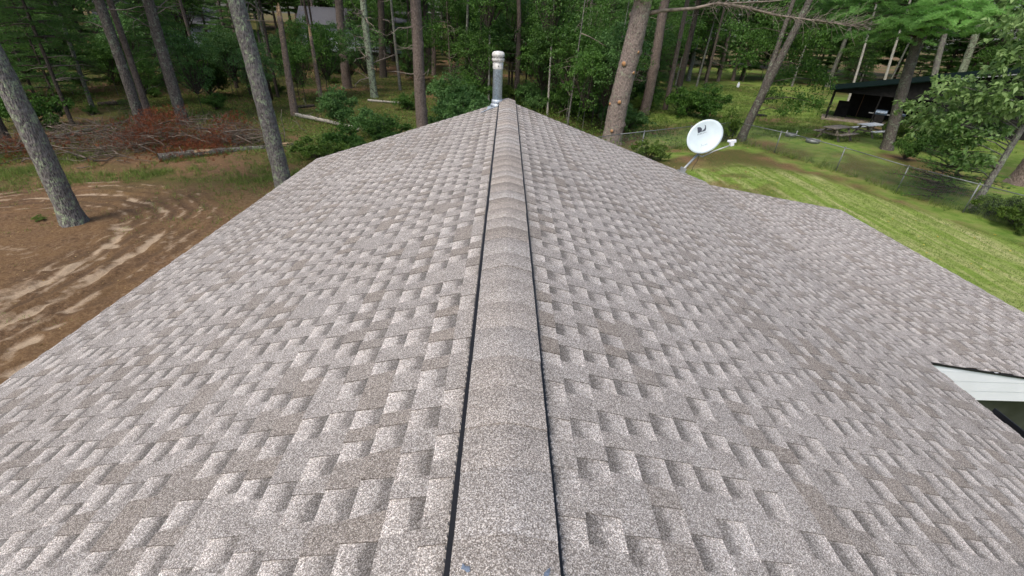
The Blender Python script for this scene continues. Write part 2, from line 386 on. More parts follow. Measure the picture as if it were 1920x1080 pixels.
def ground_mat():
    m = NM('ground_surface'); a = m.n('ShaderNodeVertexColor', layer_name='zone'); sp = m.n('ShaderNodeSeparateColor'); m.l(a.outputs['Color'], sp.inputs[0])
    c = m.pos(); sandf, lawnf, mossf = sp.outputs; l2 = a.outputs['Alpha']
    n1 = m.noise(c, 1.3, 6, .62); n2 = m.noise(c, 9, 6, .7); n3 = m.noise(c, 45, 4, .7); v = m.vor(c, 26, 'Color'); vs = m.n('ShaderNodeSeparateColor'); m.l(v, vs.inputs[0])
    dirt = m.ramp(n2, [(.3, (.075, .044, .026)), (.48, (.15, .089, .050)), (.68, (.27, .175, .105))])
    dirt = m.mix(m.ramp(n1, [(.35, 0.), (.65, .7)]), dirt, (.21, .125, .06))
    dirt = m.mix(m.math('MULTIPLY', m.ramp(vs.outputs[0], [(.8, 0.), (.9, 1.)]), .5), dirt, (.27, .17, .09))
    dirt = m.mix(1, dirt, m.ramp(n3, [(.25, .55), (.75, 1.35)]), 'MULTIPLY')
    troughf = m.math('MULTIPLY', m.attr('trough_tone').outputs['Fac'], m.ramp(n2, [(.3, .5), (.6, 1.)])); dirt = m.mix(m.math('MULTIPLY', troughf, .62), dirt, (.075, .050, .036))
    mo = m.ramp(n3, [(.3, (.025, .045, .008)), (.7, (.085, .125, .022))])
    x = m.mix(m.math('MULTIPLY', mossf, m.ramp(n2, [(.3, .15), (.62, .95)])), dirt, mo)
    # lawn with mown streaks
    st = m.noise(m.map(c, (1.5, .13, 1), (0, 0, math.radians(24))), 1.5, 7, .68, .5)
    lw = m.ramp(st, [(.32, (.15, .235, .035)), (.46, (.22, .31, .06)), (.57, (.36, .385, .14)), (.72, (.52, .48, .25))])
    lw = m.mix(1, lw, m.ramp(n3, [(.2, .5), (.8, 1.4)]), 'MULTIPLY'); lw = m.mix(1, lw, m.ramp(n2, [(.3, .75), (.7, 1.15)]), 'MULTIPLY')
    lfm = m.math('MULTIPLY', lawnf, m.math('ADD', m.ramp(n2, [(.3, .55), (.5, 1.)]), lawnf), True)
    x = m.mix(lfm, x, lw)
    l2c = m.ramp(n1, [(.36, (.11, .20, .028)), (.56, (.20, .27, .06)), (.74, (.27, .22, .10))])
    l2c = m.mix(1, l2c, m.ramp(n3, [(.2, .6), (.8, 1.3)]), 'MULTIPLY')
    x = m.mix(l2, x, l2c)
    sc = m.ramp(n3, [(.3, (.34, .245, .155)), (.7, (.55, .43, .30))])
    sn = m.noise(m.map(c, (1, 1, 1)), 7, 7, .75, .8); sf = m.math('MULTIPLY', m.math('SUBTRACT', m.math('ADD', m.math('MULTIPLY', sandf, 1.1), sn), .74), 2.0, True); sf = m.math('MULTIPLY', sf, m.ramp(sandf, [(.03, 0.), (.22, .95)]))
    x = m.mix(sf, x, sc)
    b = m.math('ADD', m.math('MULTIPLY', n2, .6), m.math('MULTIPLY', n3, .35))
    return m.fin(x, .95, 0, .1, m.bump(b, .06))
g = link('ground', me, ground_mat()); tag(g, 'ground of dirt yard, mossy forest floor and mown lawn', 'ground', kind='structure')

# ------------------------------------------------------------------ house
TP = math.tan(.321); CP = math.cos(.321); SP = math.sin(.321)
LW, RW, YF_, YN_ = 4.006, 4.414, 9.63, -3.2
WX, WF, WN, TP2 = 7.49, 9.38, 3.55, math.tan(.141)
house = empty('house', (0, 0, 0), 0, 'single storey house with brown grey architectural shingle roof filling the foreground', 'house')
E_ = .1435
def shingles(name, org, dn, al, length, rows, y0, y1, seed, parent):
    """org: point on the top line, dn: unit down-slope vector, al: unit along vector"""
    r = np.random.RandomState(seed); dn = np.array(dn); al = np.array(al); org = np.array(org)
    nrm = np.cross(al, dn); nrm = nrm if nrm[2] > 0 else -nrm
    V = []; C = []
    def P(s, y, h): return org+dn*s+al*y+nrm*h
    def quad(a, b, c, d, cols): V.extend((a, b, c, d)); C.extend(cols)
    for k in range(rows):
        s0 = k*E_; s1 = min((k+1)*E_, length)
        if s0 >= length: break
        y = y0-r.rand()*.3; tab = r.rand() < .5; seg = 0
        shade = .95+.1*r.rand(); warm = 0; drop = -99.; wd_ = 0.; td_ = 1.
        nextjoint = r.rand()*1.0; wob = r.rand(400)
        while y < y1:
            wd = ((.08+.075*r.rand()) if r.rand() < .86 else (.2+.12*r.rand())) if tab else (.085+.055*r.rand())
            if y+wd > y0:
                ya = max(y, y0); yb = min(y+wd, y1)
                if yb-ya < .01: y += wd; tab = not tab; continue
                t = .93+.18*r.rand(); 
                if y > drop: drop = y+.22+.4*r.rand(); wd_ = .45+.55*r.rand() if r.rand() < .30 else .18*r.rand(); td_ = .86 if wd_ > .4 else .95+.12*r.rand()
                if tab: warm = wd_; t = td_*(.97+.06*r.rand())
                else: warm = .22*r.rand()
                sl = .004+.011*r.rand()
                lift = .0015*r.rand()
                if tab:
                    h0, h1 = .0035, .0095+lift
                    a0, b0, a1, b1 = ya+sl*.0, yb-sl*.0, ya+sl, yb-sl
                    c = (t, warm, 0., 0.); c1 = (t, warm, 0., 1.)
                    quad(P(s0, a0, h0), P(s0, b0, h0), P(s1, b1, h1), P(s1, a1, h1), (c, c, c1, c1))
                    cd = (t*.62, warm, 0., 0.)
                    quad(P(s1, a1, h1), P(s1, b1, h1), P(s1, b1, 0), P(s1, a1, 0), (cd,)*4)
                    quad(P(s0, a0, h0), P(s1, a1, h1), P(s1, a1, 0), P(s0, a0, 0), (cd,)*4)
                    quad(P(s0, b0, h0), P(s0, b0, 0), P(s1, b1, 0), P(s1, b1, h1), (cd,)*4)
                else:
                    yl, yr = ya-.012, yb+.012
                    h0, h1 = .0, .0045
                    amp = .75+.25*r.rand()
                    quad(P(s0, yl, h0), P(s0, yr, h0), P(s1, yr, h1), P(s1, yl, h1), ((t, warm, amp, 0.), (t, warm, amp, 0.), (t, warm, amp, 1.), (t, warm, amp, 1.)))
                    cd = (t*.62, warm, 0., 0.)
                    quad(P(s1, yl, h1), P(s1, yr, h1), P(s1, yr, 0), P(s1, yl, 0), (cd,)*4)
            y += wd; tab = not tab
    me = poly_mesh(name, np.array(V), 4)
    ca = me.color_attributes.new('tone', 'FLOAT_COLOR', 'POINT'); ca.data.foreach_set('color', np.array(C, np.float32).ravel())
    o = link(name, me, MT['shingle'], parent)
    return o
def deck(name, P4, th, parent, mat):
    P = [np.array(p, float) for p in P4]; b = MB(); low = [p-np.array([0, 0, th]) for p in P]
    b.add(P+low, [(0, 1, 2, 3), (7, 6, 5, 4), (0, 4, 5, 1), (1, 5, 6, 2), (2, 6, 7, 3), (3, 7, 4, 0)])
    return b.build(name, mat, parent)
rl = shingles('roof_slope', (0, 0, RIDGE), (-CP, 0, -SP), (0, 1, 0), LW/CP, 40, YN_, YF_, 11, house); tag(rl, 'left roof slope of brown grey shingles')
rr = shingles('roof_slope', (0, 0, RIDGE), (CP, 0, -SP), (0, 1, 0), RW/CP, 40, YN_, YF_, 12, house); tag(rr, 'right roof slope of brown grey shingles')
zE = RIDGE-RW*TP
c2 = math.cos(.141); s2 = math.sin(.141)
wr = shingles('wing_roof', (RW+.004, 0, zE+.004), (c2, 0, -s2), (0, 1, 0), (WX-RW)/c2, 30, WN, WF, 13, house); tag(wr, 'low sloped shingle roof of the side wing')
e = .006
d1 = deck('roof_deck', [(0, YN_, RIDGE-e), (-LW+.02, YN_, RIDGE-LW*TP-e), (-LW+.02, YF_-.01, RIDGE-LW*TP-e), (0, YF_-.01, RIDGE-e)], .10, rl, MT['brown'])
d2 = deck('roof_deck', [(0, YF_-.01, RIDGE-e), (RW-.02, YF_-.01, zE-e), (RW-.02, YN_, zE-e), (0, YN_, RIDGE-e)], .10, rr, MT['brown'])
d3 = deck('roof_deck', [(RW-.01, WF-.01, zE-e), (WX-.02, WF-.01, zE-(WX-RW)*TP2-e), (WX-.02, WN+.01, zE-(WX-RW)*TP2-e), (RW-.01, WN+.01, zE-e)], .08, wr, MT['brown'])
# fascia boards along eaves and rakes
b = MB(); b.box((-LW+.02, (YN_+YF_)/2, RIDGE-LW*TP-.10), (.03, YF_-YN_-.02, .16)); b.build('fascia', MT['white'], house)
b = MB(); b.box((RW-.02, (YN_+WN)/2-.03, zE-.10), (.02, WN-YN_-.1, .15)); b.build('fascia', MT['white'], house)
b = MB(); b.box((WX, (WN+WF)/2, zE-(WX-RW)*TP2-.09), (.03, WF-WN-.02, .13)); b.build('fascia', MT['white'], house)
# gutter of the near right eave (dark line)
b = MB(); gy0, gy1 = YN_+.05, 2.93
pf = [(0, 0), (0, -.10), (.03, -.115), (.09, -.115), (.11, -.08), (.12, 0), (.108, 0), (.098, -.075), (.012, -.09), (.012, 0)]
Vg = [(RW+.017+x, yy, zE-.02+z) for yy in (gy0, gy1) for x, z in pf]; n_ = len(pf)
b.add(Vg, [(i, (i+1) % n_, n_+(i+1) % n_, n_+i) for i in range(n_)]+[tuple(range(n_))[::-1], tuple(range(n_, 2*n_))]); b.build('gutter', MT['black'], house)
# rake boards at the rear
for sgn_, W_ in ((-1, LW), (1, RW)):
    b = MB(); Vr = []
    for yy in (YF_-.005, YF_+.02):
        Vr += [(0, yy, RIDGE-.02), (sgn_*W_, yy, RIDGE-W_*TP-.02), (sgn_*W_, yy, RIDGE-W_*TP-.17), (0, yy, RIDGE-.17)]
    b.add(Vr, [(0, 1, 2, 3), (7, 6, 5, 4), (0, 4, 5, 1), (1, 5, 6, 2), (2, 6, 7, 3), (3, 7, 4, 0)]); b.build('rake_board', MT['white'], house)
# walls (gabled box) 
def gable_wall(x0, x1, y0, y1):
    b = MB(); z = lambda x: RIDGE-abs(x)*TP-.14
    V = []
    for yy in (y0, y1): V += [(x0, yy, 0), (x1, yy, 0), (x1, yy, z(x1)), (0, yy, RIDGE-.14), (x0, yy, z(x0))]
    b.add(V, [(0, 1, 2, 3, 4), (9, 8, 7, 6, 5), (0, 4, 9, 5), (1, 6, 7, 2)])
    return b.build('wall', MT['siding'], house)
gable_wall(-LW+.4, RW-.4, YN_+.3, YF_-.3)
# wing: white lapped header under the low rake, dark screen below
def wz(x): return zE-(x-RW)*TP2
hb = 2.425
b = MB(); rows_ = [hb, hb+.13, hb+.26, hb+.39, hb+.62]
for i in range(4):
    z0, z1 = rows_[i], rows_[i+1]; y_f = WN+.004
    xs = np.linspace(RW+.02, WX-.03, 16)
    for xa, xb in zip(xs[:-1], xs[1:]):
        ta, tb = min(z1, wz(xa)-.023), min(z1, wz(xb)-.023)
        if ta <= z0+.002 and tb <= z0+.002: continue
        ta = max(ta, z0+.001); tb = max(tb, z0+.001)
        off = .005
        b.add([(xa, y_f-off, z0), (xb, y_f-off, z0), (xb, y_f, tb), (xa, y_f, ta), (xa, y_f+.03, z0), (xb, y_f+.03, z0), (xb, y_f+.03, tb), (xa, y_f+.03, ta)],
              [(0, 1, 2, 3), (5, 4, 7, 6), (0, 4, 5, 1), (3, 2, 6, 7)])
b.build('gable_siding', MT['white'], house)
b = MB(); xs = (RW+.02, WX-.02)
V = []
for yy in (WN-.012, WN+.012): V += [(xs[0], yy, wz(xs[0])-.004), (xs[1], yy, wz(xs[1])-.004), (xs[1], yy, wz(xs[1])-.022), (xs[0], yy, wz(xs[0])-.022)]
b.add(V, [(0, 1, 2, 3), (7, 6, 5, 4), (0, 4, 5, 1), (1, 5, 6, 2), (2, 6, 7, 3), (3, 7, 4, 0)]); b.build('drip_edge_shadow', MT['black'], house)  # black strip paints in the shadow line under the shingles, with the drip edge
b = MB(); b.box(((RW+WX)/2, WN+.11, hb/2), (WX-RW-.1, .03, hb-.004)); b.build('porch_screen', MT['screen'], house)
b = MB(); b.box((RW+.42, WN+.05, hb/2), (.07, .07, hb-.01)); b.build('post', MT['brown'], house)
b = MB(); b.box((WX-.12, (WN+WF)/2+.05, (hb-.3)/2+.1), (.05, WF-WN-.3, hb-.1)); b.box(((RW+WX)/2, WF-.15, hb/2), (WX-RW-.2, .05, hb-.05)); b.build('wall', MT['siding'], house)

# ridge vent and caps
w_ = .157
def capz(x): return RIDGE+.047-TP*(math.sqrt(x*x+.045**2)-.045)*.97
b = MB()
for s_ in (-1, 1):
    gw = .0235 if s_ < 0 else .0185; x0, x1 = s_*(w_+gw), s_*(.02)
    za = RIDGE-(w_+gw)*TP+.002
    V = []
    for yy in (YN_+.02, YF_-.28): V += [(x0, yy, za), (x0*.985, yy, za+.022), (x1, yy, RIDGE+.032), (x1, yy, RIDGE-.02)]
    b.add(V, [(0, 1, 2, 3), (7, 6, 5, 4), (0, 4, 5, 1), (1, 5, 6, 2), (3, 2, 6, 7)])
    y = YN_+.1
    while y < YF_-.3:
        b.box((s_*(w_+gw+.0015), y, za+.011), (.004, .0022, .021), mi=1); y += .038
b.build('ridge_vent', [MT['black'], MT['rib']], house)
# neat strip of starter shingles is part of the slopes; caps lap towards the camera
V = []; C = []; xs = np.linspace(-w_, w_, 13); y = YF_+.01; rc = np.random.RandomState(5)
prev = None
while y > YN_+.1:
    L_ = .16+.09*rc.rand(); nf = min(1, max(0, (y-1.8)/2.5)); t = 1.03+(.07+.10*nf)*(rc.rand()-.45); warm = .25+(.45+.3*nf)*rc.rand() if rc.rand() < .75 else .1
    if rc.rand() < .3*nf: t *= .92; warm = .7+.2*rc.rand()
    th = .0017+.001*rc.rand()+(.004 if rc.rand() < .12 else 0); skew = (rc.rand()-.5)*.006; dx = (rc.rand()-.5)*.004
    ya, yb = y+.004, y-L_; gc = .18+.17*nf
    for i in range(12):
        xa, xb = xs[i], xs[i+1]
        A = lambda x, h: (x+dx, ya+skew*x/w_, capz(x)+h*1.)
        B = lambda x, h: (x+dx, yb+skew*x/w_, capz(x)+h)
        V += [A(xa, .0005), A(xb, .0005), B(xb, th), B(xa, th)]; C += [(t, warm, gc, 0.), (t, warm, gc, 0.), (t, warm, gc, 1.), (t, warm, gc, 1.)]
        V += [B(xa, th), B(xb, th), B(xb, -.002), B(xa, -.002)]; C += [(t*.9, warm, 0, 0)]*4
    for xx in (-w_, w_):
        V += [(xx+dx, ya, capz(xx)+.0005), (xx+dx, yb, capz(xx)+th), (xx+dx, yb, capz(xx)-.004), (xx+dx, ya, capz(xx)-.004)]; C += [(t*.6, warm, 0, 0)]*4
    y -= L_
me = poly_mesh('ridge_cap', np.array(V), 4)
ca = me.color_attributes.new('tone', 'FLOAT_COLOR', 'POINT'); ca.data.foreach_set('color', np.array(C, np.float32).ravel())
rcap = link('ridge_cap', me, MT['shingle'], house)
# end closure of the cap at the rear
b = MB(); b.add([(x, YF_+.012, capz(x)) for x in xs]+[(w_, YF_+.012, RIDGE-w_*TP-.01), (-w_, YF_+.012, RIDGE-w_*TP-.01)], [tuple(range(15))]); b.build('cap_end', MT['brown'], rcap)
# blue grey sealant smears on the nearest caps
def smear(px, py, pts):
    q_ = ray(px, py); t_ = (RIDGE+.047-CAM[2])/q_[2]; P = CAM+q_*t_
    b = MB(); V = [(P[0]+x, P[1]+yv, capz(P[0]+x)+.0095) for x, yv in pts]; n = len(V)
    cx_ = sum(v[0] for v in V)/n; cy_ = sum(v[1] for v in V)/n
    V.append((cx_, cy_, capz(cx_)+.011)); b.add(V, [(i, (i+1) % n, n) for i in range(n)]); return b.build('sealant_smear', MT['smear'], rcap)
smear(872, 1060, [(-.008, .016), (0, .006), (.012, .004), (.014, -.010), (.006, -.012), (-.002, -.004), (-.012, 0)])
smear(1026, 1068, [(.012, .016), (.004, .010), (-.008, -.002), (-.010, -.012), (.002, -.014), (.008, 0)])

# vent pipe through the left slope close to the ridge
vp = Vector((-.205, 9.42, RIDGE-.205*TP))
b = MB(); b.lathe([(.092, -.05), (.092, .66), (.0945, .662), (.0945, .672), (.092, .674)], vp, 32); pipe = b.build('vent_pipe', MT['galv'], house); tag(pipe, 'galvanised vent pipe standing at the far end of the ridge')
b = MB(); cv = vp+Vector((0, 0, -.25)); b.lathe([(.097, .90), (.098, .905), (.098, 1.03), (.094, 1.032)], cv, 32, mi=0)
b.lathe([(.098, 1.028), (.116, 1.03), (.118, 1.075), (.1165, 1.078), (.1165, 1.12), (.119, 1.123), (.118, 1.15), (.108, 1.178), (.08, 1.196), (.02, 1.204)], cv, 32, mi=0)
for k in range(26):
    a = 2*math.pi*k/26; b.box((vp.x+.1165*math.cos(a), vp.y+.1165*math.sin(a), cv.z+1.099), (.012, .011, .024), a, mi=1)
b.box((vp.x+.01, vp.y-.101, cv.z+.955), (.016, .006, .018), 0, mi=1)
b.build('pipe_cap', [MT['weather'], MT['char']], pipe)
b = MB(); tilt = Matrix.Rotation(-.321, 3, 'Y').to_3x3()
b.lathe([(.135, .0), (.138, .012), (.118, .03), (.104, .055), (.110, .062), (.113, .075), (.106, .09), (.100, .115), (.095, .118)], vp, 28)
b.box((vp.x-.015, vp.y+.0, vp.z+.010), (.36, .30, .007), 0, tilt=tilt)
V = [(vp.x-.17, vp.y-.15), (vp.x-.33, vp.y-.33), (vp.x-.27, vp.y-.36), (vp.x-.13, vp.y-.24), (vp.x+.02, vp.y-.22), (vp.x+.09, vp.y-.15)]
b.add([(x, yv, RIDGE-abs(x)*TP+.0135) for x, yv in V], [tuple(range(6))[::-1]])
b.build('pipe_flashing', MT['sealant'], pipe)

# ------------------------------------------------------------------ satellite dish on the rear right rake
foot = Vector((3.83, 9.56, RIDGE-3.83*TP+.004))
dish = empty('satellite_dish', foot, 0, 'pale grey oval satellite dish bolted to the far right edge of the shingle roof', 'satellite dish')
def rel(px, py, y):
    q_ = ray(px, py); t_ = (y-CAM[1])/q_[1]; return Vector(CAM+q_*t_)-foot
cen = rel(1322, 256, 9.75)
mtop = rel(1308, 290, 9.80)
b = MB(); b.tube([Vector((0, 0, .07)), Vector((.03, .0, .10)), mtop], .024, 14); b.build('mast', MT['steel'], dish)
b = MB(); tl = Matrix.Rotation(.321, 3, 'Y')
b.box((0, 0, .012), (.20, .13, .010), 0, tilt=tl); b.box((.0, -.035, .06), (.11, .008, .10), .1, tilt=tl); b.box((.0, .035, .06), (.11, .008, .10), .1, tilt=tl)
for x, yv in ((-.08, -.045), (.08, -.045), (-.08, .045), (.08, .045)): b.box((x, yv, .025-x*.33), (.016, .016, .012), 0, tilt=tl)
b.build('mount_bracket', MT['steel'], dish)
# reflector: shallow oval bowl facing back over the roof, up and to the right
nrm = (Vector(CAM)-(cen+foot)).normalized(); nrm = (nrm+Vector((.42, .0, .12))).normalized()
rt = Vector((nrm.y, -nrm.x, 0)).normalized()*-1
vr = Vector(_r2); rt = (vr-nrm*vr.dot(nrm)).normalized(); upv = nrm.cross(rt)
rt = (rt*math.cos(.5)+upv*math.sin(.5)); upv = nrm.cross(rt)
RX, RY, DP = .405, .325, .055
def dp(u, v, off=0.): rr_ = (u*u+v*v); return cen+rt*(u*RX)+upv*(v*RY)+nrm*(DP*(rr_-1)+off)
b = MB(); NR, NA = 8, 48; V = []; Fs = []
for side in (0, 1):
    base = len(V)
    for i in range(NR+1):
        for k in range(NA):
            a = 2*math.pi*k/NA; rr_ = i/NR; V.append(dp(rr_*math.cos(a), rr_*math.sin(a), -.008*side))
    for i in range(NR):
        for k in range(NA):
            k2 = (k+1) % NA; f4 = (base+i*NA+k, base+i*NA+k2, base+(i+1)*NA+k2, base+(i+1)*NA+k); Fs.append(f4 if side == 0 else f4[::-1])
o_ = NR*NA; o2 = (NR+1)*NA+NR*NA
for k in range(NA): k2 = (k+1) % NA; Fs.append((o_+k, o_+k2, o2+k2, o2+k))
b.add(V, Fs, 0, True); refl = b.build('reflector', MT['dish'], dish)
# marks printed on the reflector. (a,b): metres right/down along the picture's right and down as seen, measured on the dish face
er = (Vector(_r2)-nrm*Vector(_r2).dot(nrm)).normalized(); eu = nrm.cross(er)
# local pixel scale of the photo's dish
PXM = F/depthof(cen+foot)
def onface(px, py, off=.003):
    q_ = Vector(ray(px, py)); C0 = Vector(CAM)
    h = .0
    for _ in range(4):
        t_ = ((cen+foot+nrm*h)-C0).dot(nrm)/q_.dot(nrm); P = C0+q_*t_-foot-cen
        u = P.dot(rt)/RX; v = P.dot(upv)/RY; h = DP*(u*u+v*v-1)
    return cen+P+nrm*off
def dz(x, y): return (1240+x/8.306, 200+y/8.306)
def mark(polys, name, mat, off=.003):
    b = MB()
    for pl in polys: b.add([onface(*dz(x, y), off) for x, y in pl], [tuple(range(len(pl)))])
    return b.build(name, mat, refl)
Dl = [(560, 326), (585, 318), (612, 322), (630, 340), (634, 362), (624, 385), (602, 402), (568, 416)]
sw = [(675, 284), (692, 292), (696, 330), (690, 370), (660, 384), (620, 392), (590, 398), (634, 378), (668, 348), (682, 316)]
mark([Dl, sw], 'emblem', MT['dishmark'])
def strokes(lines, wpx):
    out = []
    for ln in lines:
        for (x1, y1), (x2, y2) in zip(ln[:-1], ln[1:]):
            L_ = math.hypot(x2-x1, y2-y1)+1e-6; nx_, ny_ = -(y2-y1)/L_*wpx/2, (x2-x1)/L_*wpx/2
            out.append([(x1+nx_, y1+ny_), (x2+nx_, y2+ny_), (x2-nx_, y2-ny_), (x1-nx_, y1-ny_)])
    return out
# lettering DIRECTV under the emblem, drawn with strokes in a 1x1.4 cell
GL = {'D': [[(0, 0), (0, 1.4), (.6, 1.3), (.8, .7), (.6, .1), (0, 0)]], 'I': [[(.3, 0), (.3, 1.4)]], 'R': [[(0, 0), (0, 1.4), (.7, 1.3), (.7, .8), (0, .7), (.75, 0)]],
      'E': [[(.75, 0), (0, 0), (0, 1.4), (.75, 1.4)], [(0, .7), (.6, .7)]], 'C': [[(.8, .15), (.4, 0), (.05, .35), (.05, 1.05), (.4, 1.4), (.8, 1.25)]],
      'T': [[(.4, 0), (.4, 1.4)], [(0, 1.4), (.8, 1.4)]], 'V': [[(0, 1.4), (.4, 0), (.8, 1.4)]]}
L_ = []
for i, ch in enumerate('DIRECTV'):
    ox, oy = 565+i*20.5, 446-i*6.2
    for ln in GL[ch]: L_.append([(ox+x*14, oy-y*12-x*14*.3) for x, y in ln])
mark(strokes(L_, 3.2), 'lettering', MT['dishmark'])
L_ = [[(612, 590), (625, 583), (615, 628), (608, 632)], [(622, 610), (634, 600), (640, 608), (650, 598), (656, 606), (668, 594), (676, 602), (684, 580), (680, 600), (694, 590), (700, 580), (708, 574), (704, 592), (722, 582)]]
mark(strokes(L_, 2.6), 'script_mark', MT['dishmark2'])
# back bracket, feed arm and receiver
b = MB(); b.box(cen-nrm*.135, (.14, .12, .06), .3); b.tube([mtop, cen-nrm*.13], .022, 10); b.build('back_bracket', MT['steel'], dish)
lnb = rel(1372, 268, 9.55)
b = MB(); b.tube([mtop+Vector((.02, 0, 0)), mtop+Vector((.10, -.02, -.035)), (mtop+lnb)*.5+Vector((0, 0, -.05)), lnb+Vector((-.02, 0, -.05))], .014, 10); b.build('feed_arm', MT['steel'], dish)
b = MB(); b.box(lnb, (.075, .07, .12), .1, tilt=Matrix.Rotation(-.25, 3, 'Y')); b.box(lnb+Vector((.035, 0, .035)), (.08, .06, .055), .1, tilt=Matrix.Rotation(-.25, 3, 'Y'))
b.lathe([(.034, 0), (.038, .02), (.028, .06), (.02, .09)], lnb+Vector((-.01, 0, .02)), 18, axis=Matrix.Rotation(-1.35, 3, 'Y')); b.build('receiver_head', MT['white'], dish, bevel=.006)
b = MB(); b.tube([mtop+Vector((.02, -.01, -.02)), mtop+Vector((.02, -.03, -.12)), rel(1300, 312, 9.56), rel(1296, 322, 9.5)+Vector((0, 0, .02))], .005, 6); b.build('cable', MT['black'], dish)


# ------------------------------------------------------------------ vegetation helpers
def unit(a): return a/(np.linalg.norm(a, axis=-1, keepdims=True)+1e-9)
def leaves(c, d, L, W, r, tint, droop=0.):
    """rhombic leaves: centres c (N,3), direction d (N,3), length/width arrays -> verts, tint"""
    n = len(c); d = unit(d); rnd = unit(r.randn(n, 3)+np.array([0, 0, 1.2])); s_ = unit(np.cross(d, rnd))
    L = np.broadcast_to(np.asarray(L, float).reshape(-1, 1), (n, 1)); W = np.broadcast_to(np.asarray(W, float).reshape(-1, 1), (n, 1))
    m = c+d*L*.45; tip = c+d*L+np.array([0, 0, -1])*L*droop
    V = np.stack([c, m+s_*W/2, tip, m-s_*W/2], 1)
    return V, np.repeat(tint, 4)
def blades(c, d, L, W, r, tint):
    """needle-like triangles"""
    n = len(c); d = unit(d); s_ = unit(np.cross(d, unit(r.randn(n, 3))))
    L = np.broadcast_to(np.asarray(L, float).reshape(-1, 1), (n, 1))
    V = np.stack([c-s_*W/2, c+s_*W/2, c+d*L], 1)
    return V, np.repeat(tint, 3)
def tufts(c, d, r, nb=9, L=.14, W=.014, spread=.75, tint=None):
    n = len(c); cc = np.repeat(c, nb, 0); dd = np.repeat(unit(d), nb, 0)+spread*r.randn(n*nb, 3)*.6+np.array([0, 0, .15])
    t = np.repeat(tint if tint is not None else r.rand(n), nb)+.25*(r.rand(n*nb)-.5)
    LL = L*(.6+.7*r.rand(n*nb)); cc = cc-unit(dd)*L*.15
    return blades(cc, dd, LL, W, r, np.clip(t, 0, 1))
def bough(r, o, ang, length, rise=.1, droop=.15, twig=.22):
    """a pine bough: main axis curve plus side twigs; returns (curve, twig polylines, tuft centres, tuft dirs)"""
    n = 9; t = np.linspace(0, 1, n); dh = np.array([math.cos(ang), math.sin(ang), 0])
    side = np.array([-math.sin(ang), math.cos(ang), 0]); bend = (r.rand()-.5)*.3*length
    P = o+dh*(t*length)[:, None]+side*(t*t*bend)[:, None]+np.array([0, 0, 1])*((rise*t-droop*t*t)*length)[:, None]
    C = []; D = []; tw = []
    m = int(length/twig)*2
    for k in range(m):
        u = .22+.78*k/m+.03*r.rand(); i = min(int(u*(n-1)), n-2); f = u*(n-1)-i; p = P[i]*(1-f)+P[i+1]*f
        sg = 1 if k % 2 else -1; tl = length*(.36*(1-u)+.10)*(.7+.6*r.rand())
        dd = dh*.75+side*sg*(.8+.2*r.rand())+np.array([0, 0, .15*(r.rand()-.4)]); dd = unit(dd); q = p+dd*tl; tw.append((p, q))
        nt_ = max(2, int(tl/.10))
        for a in np.linspace(.3, 1, nt_): C.append(p+dd*tl*a+r.randn(3)*.02); D.append(dd+np.array([0, 0, .25]))
    C.append(P[-1]); D.append(dh+np.array([0, 0, .2]))
    return P, tw, np.array(C), np.array(D)
def cat_(L):
    return np.concatenate([a for a, b in L]), np.concatenate([b for a, b in L])
def mesh_leaves(name, VT, nv, mb=None):
    V = np.asarray(VT[0], np.float32).reshape(-1, 3); T = np.asarray(VT[1], np.float32).ravel()
    if mb is None or not mb.v: return poly_mesh(name, V, nv, {'tint': T})
    n = len(V)//nv; ls = np.arange(0, n*nv, nv); li = np.arange(n*nv); V2 = np.array(mb.v, np.float32)
    cnt = np.array([len(f) for f in mb.f]); st = n*nv+np.concatenate([[0], np.cumsum(cnt)[:-1]]); li2 = np.array([i for f in mb.f for i in f])+len(V)
    me = bpy.data.meshes.new(name); VV = np.concatenate([V, V2]); me.vertices.add(len(VV)); me.vertices.foreach_set('co', VV.ravel())
    LI = np.concatenate([li, li2]).astype(np.int32); me.loops.add(len(LI)); me.loops.foreach_set('vertex_index', LI)
    LS = np.concatenate([ls, st]).astype(np.int32); me.polygons.add(len(LS)); me.polygons.foreach_set('loop_start', LS)
    me.polygons.foreach_set('material_index', np.concatenate([np.zeros(n), np.ones(len(st))]).astype(np.int32))
    a = me.attributes.new('tint', 'FLOAT', 'POINT'); a.data.foreach_set('value', np.concatenate([T, np.zeros(len(V2))]).astype(np.float32))
    me.update(calc_edges=True); return me

def pine_crown(seed, z0, z1, rmax, step=.55, per=5, nb=8, L=.17, W=.018, shape=.8, branches=None, droop=.12, rise=.15):
    r = np.random.RandomState(seed); out = []; z = z0; br = branches
    while z < z1:
        u = (z-z0)/(z1-z0); rad = rmax*((1-u)**shape)*(.55+.45*min(1, (u+.15)*4))+.25
        n = per+(r.rand() < .5)
        a0 = r.rand()*6.28
        for k in range(n):
            if r.rand() < .08: continue
            a = a0+k*2*math.pi/n+.5*(r.rand()-.5); ln = rad*(.6+.5*r.rand())
            P, tw, C, D = bough(r, np.array([0, 0, z+.2*(r.rand()-.5)]), a, ln, rise+.2*u, droop)
            out.append(tufts(C, D, r, nb, L, W, tint=.25+.5*r.rand()*np.ones(len(C))+.25*(r.rand(len(C))-.3)))
            if br is not None:
                br.tube(P[::2], list(np.linspace(.012+.012*ln, .005, len(P[::2]))), 4, cap=False)
        z += step*(.8+.4*r.rand())
    return mesh_leaves('crown', cat_(out), 3, br)
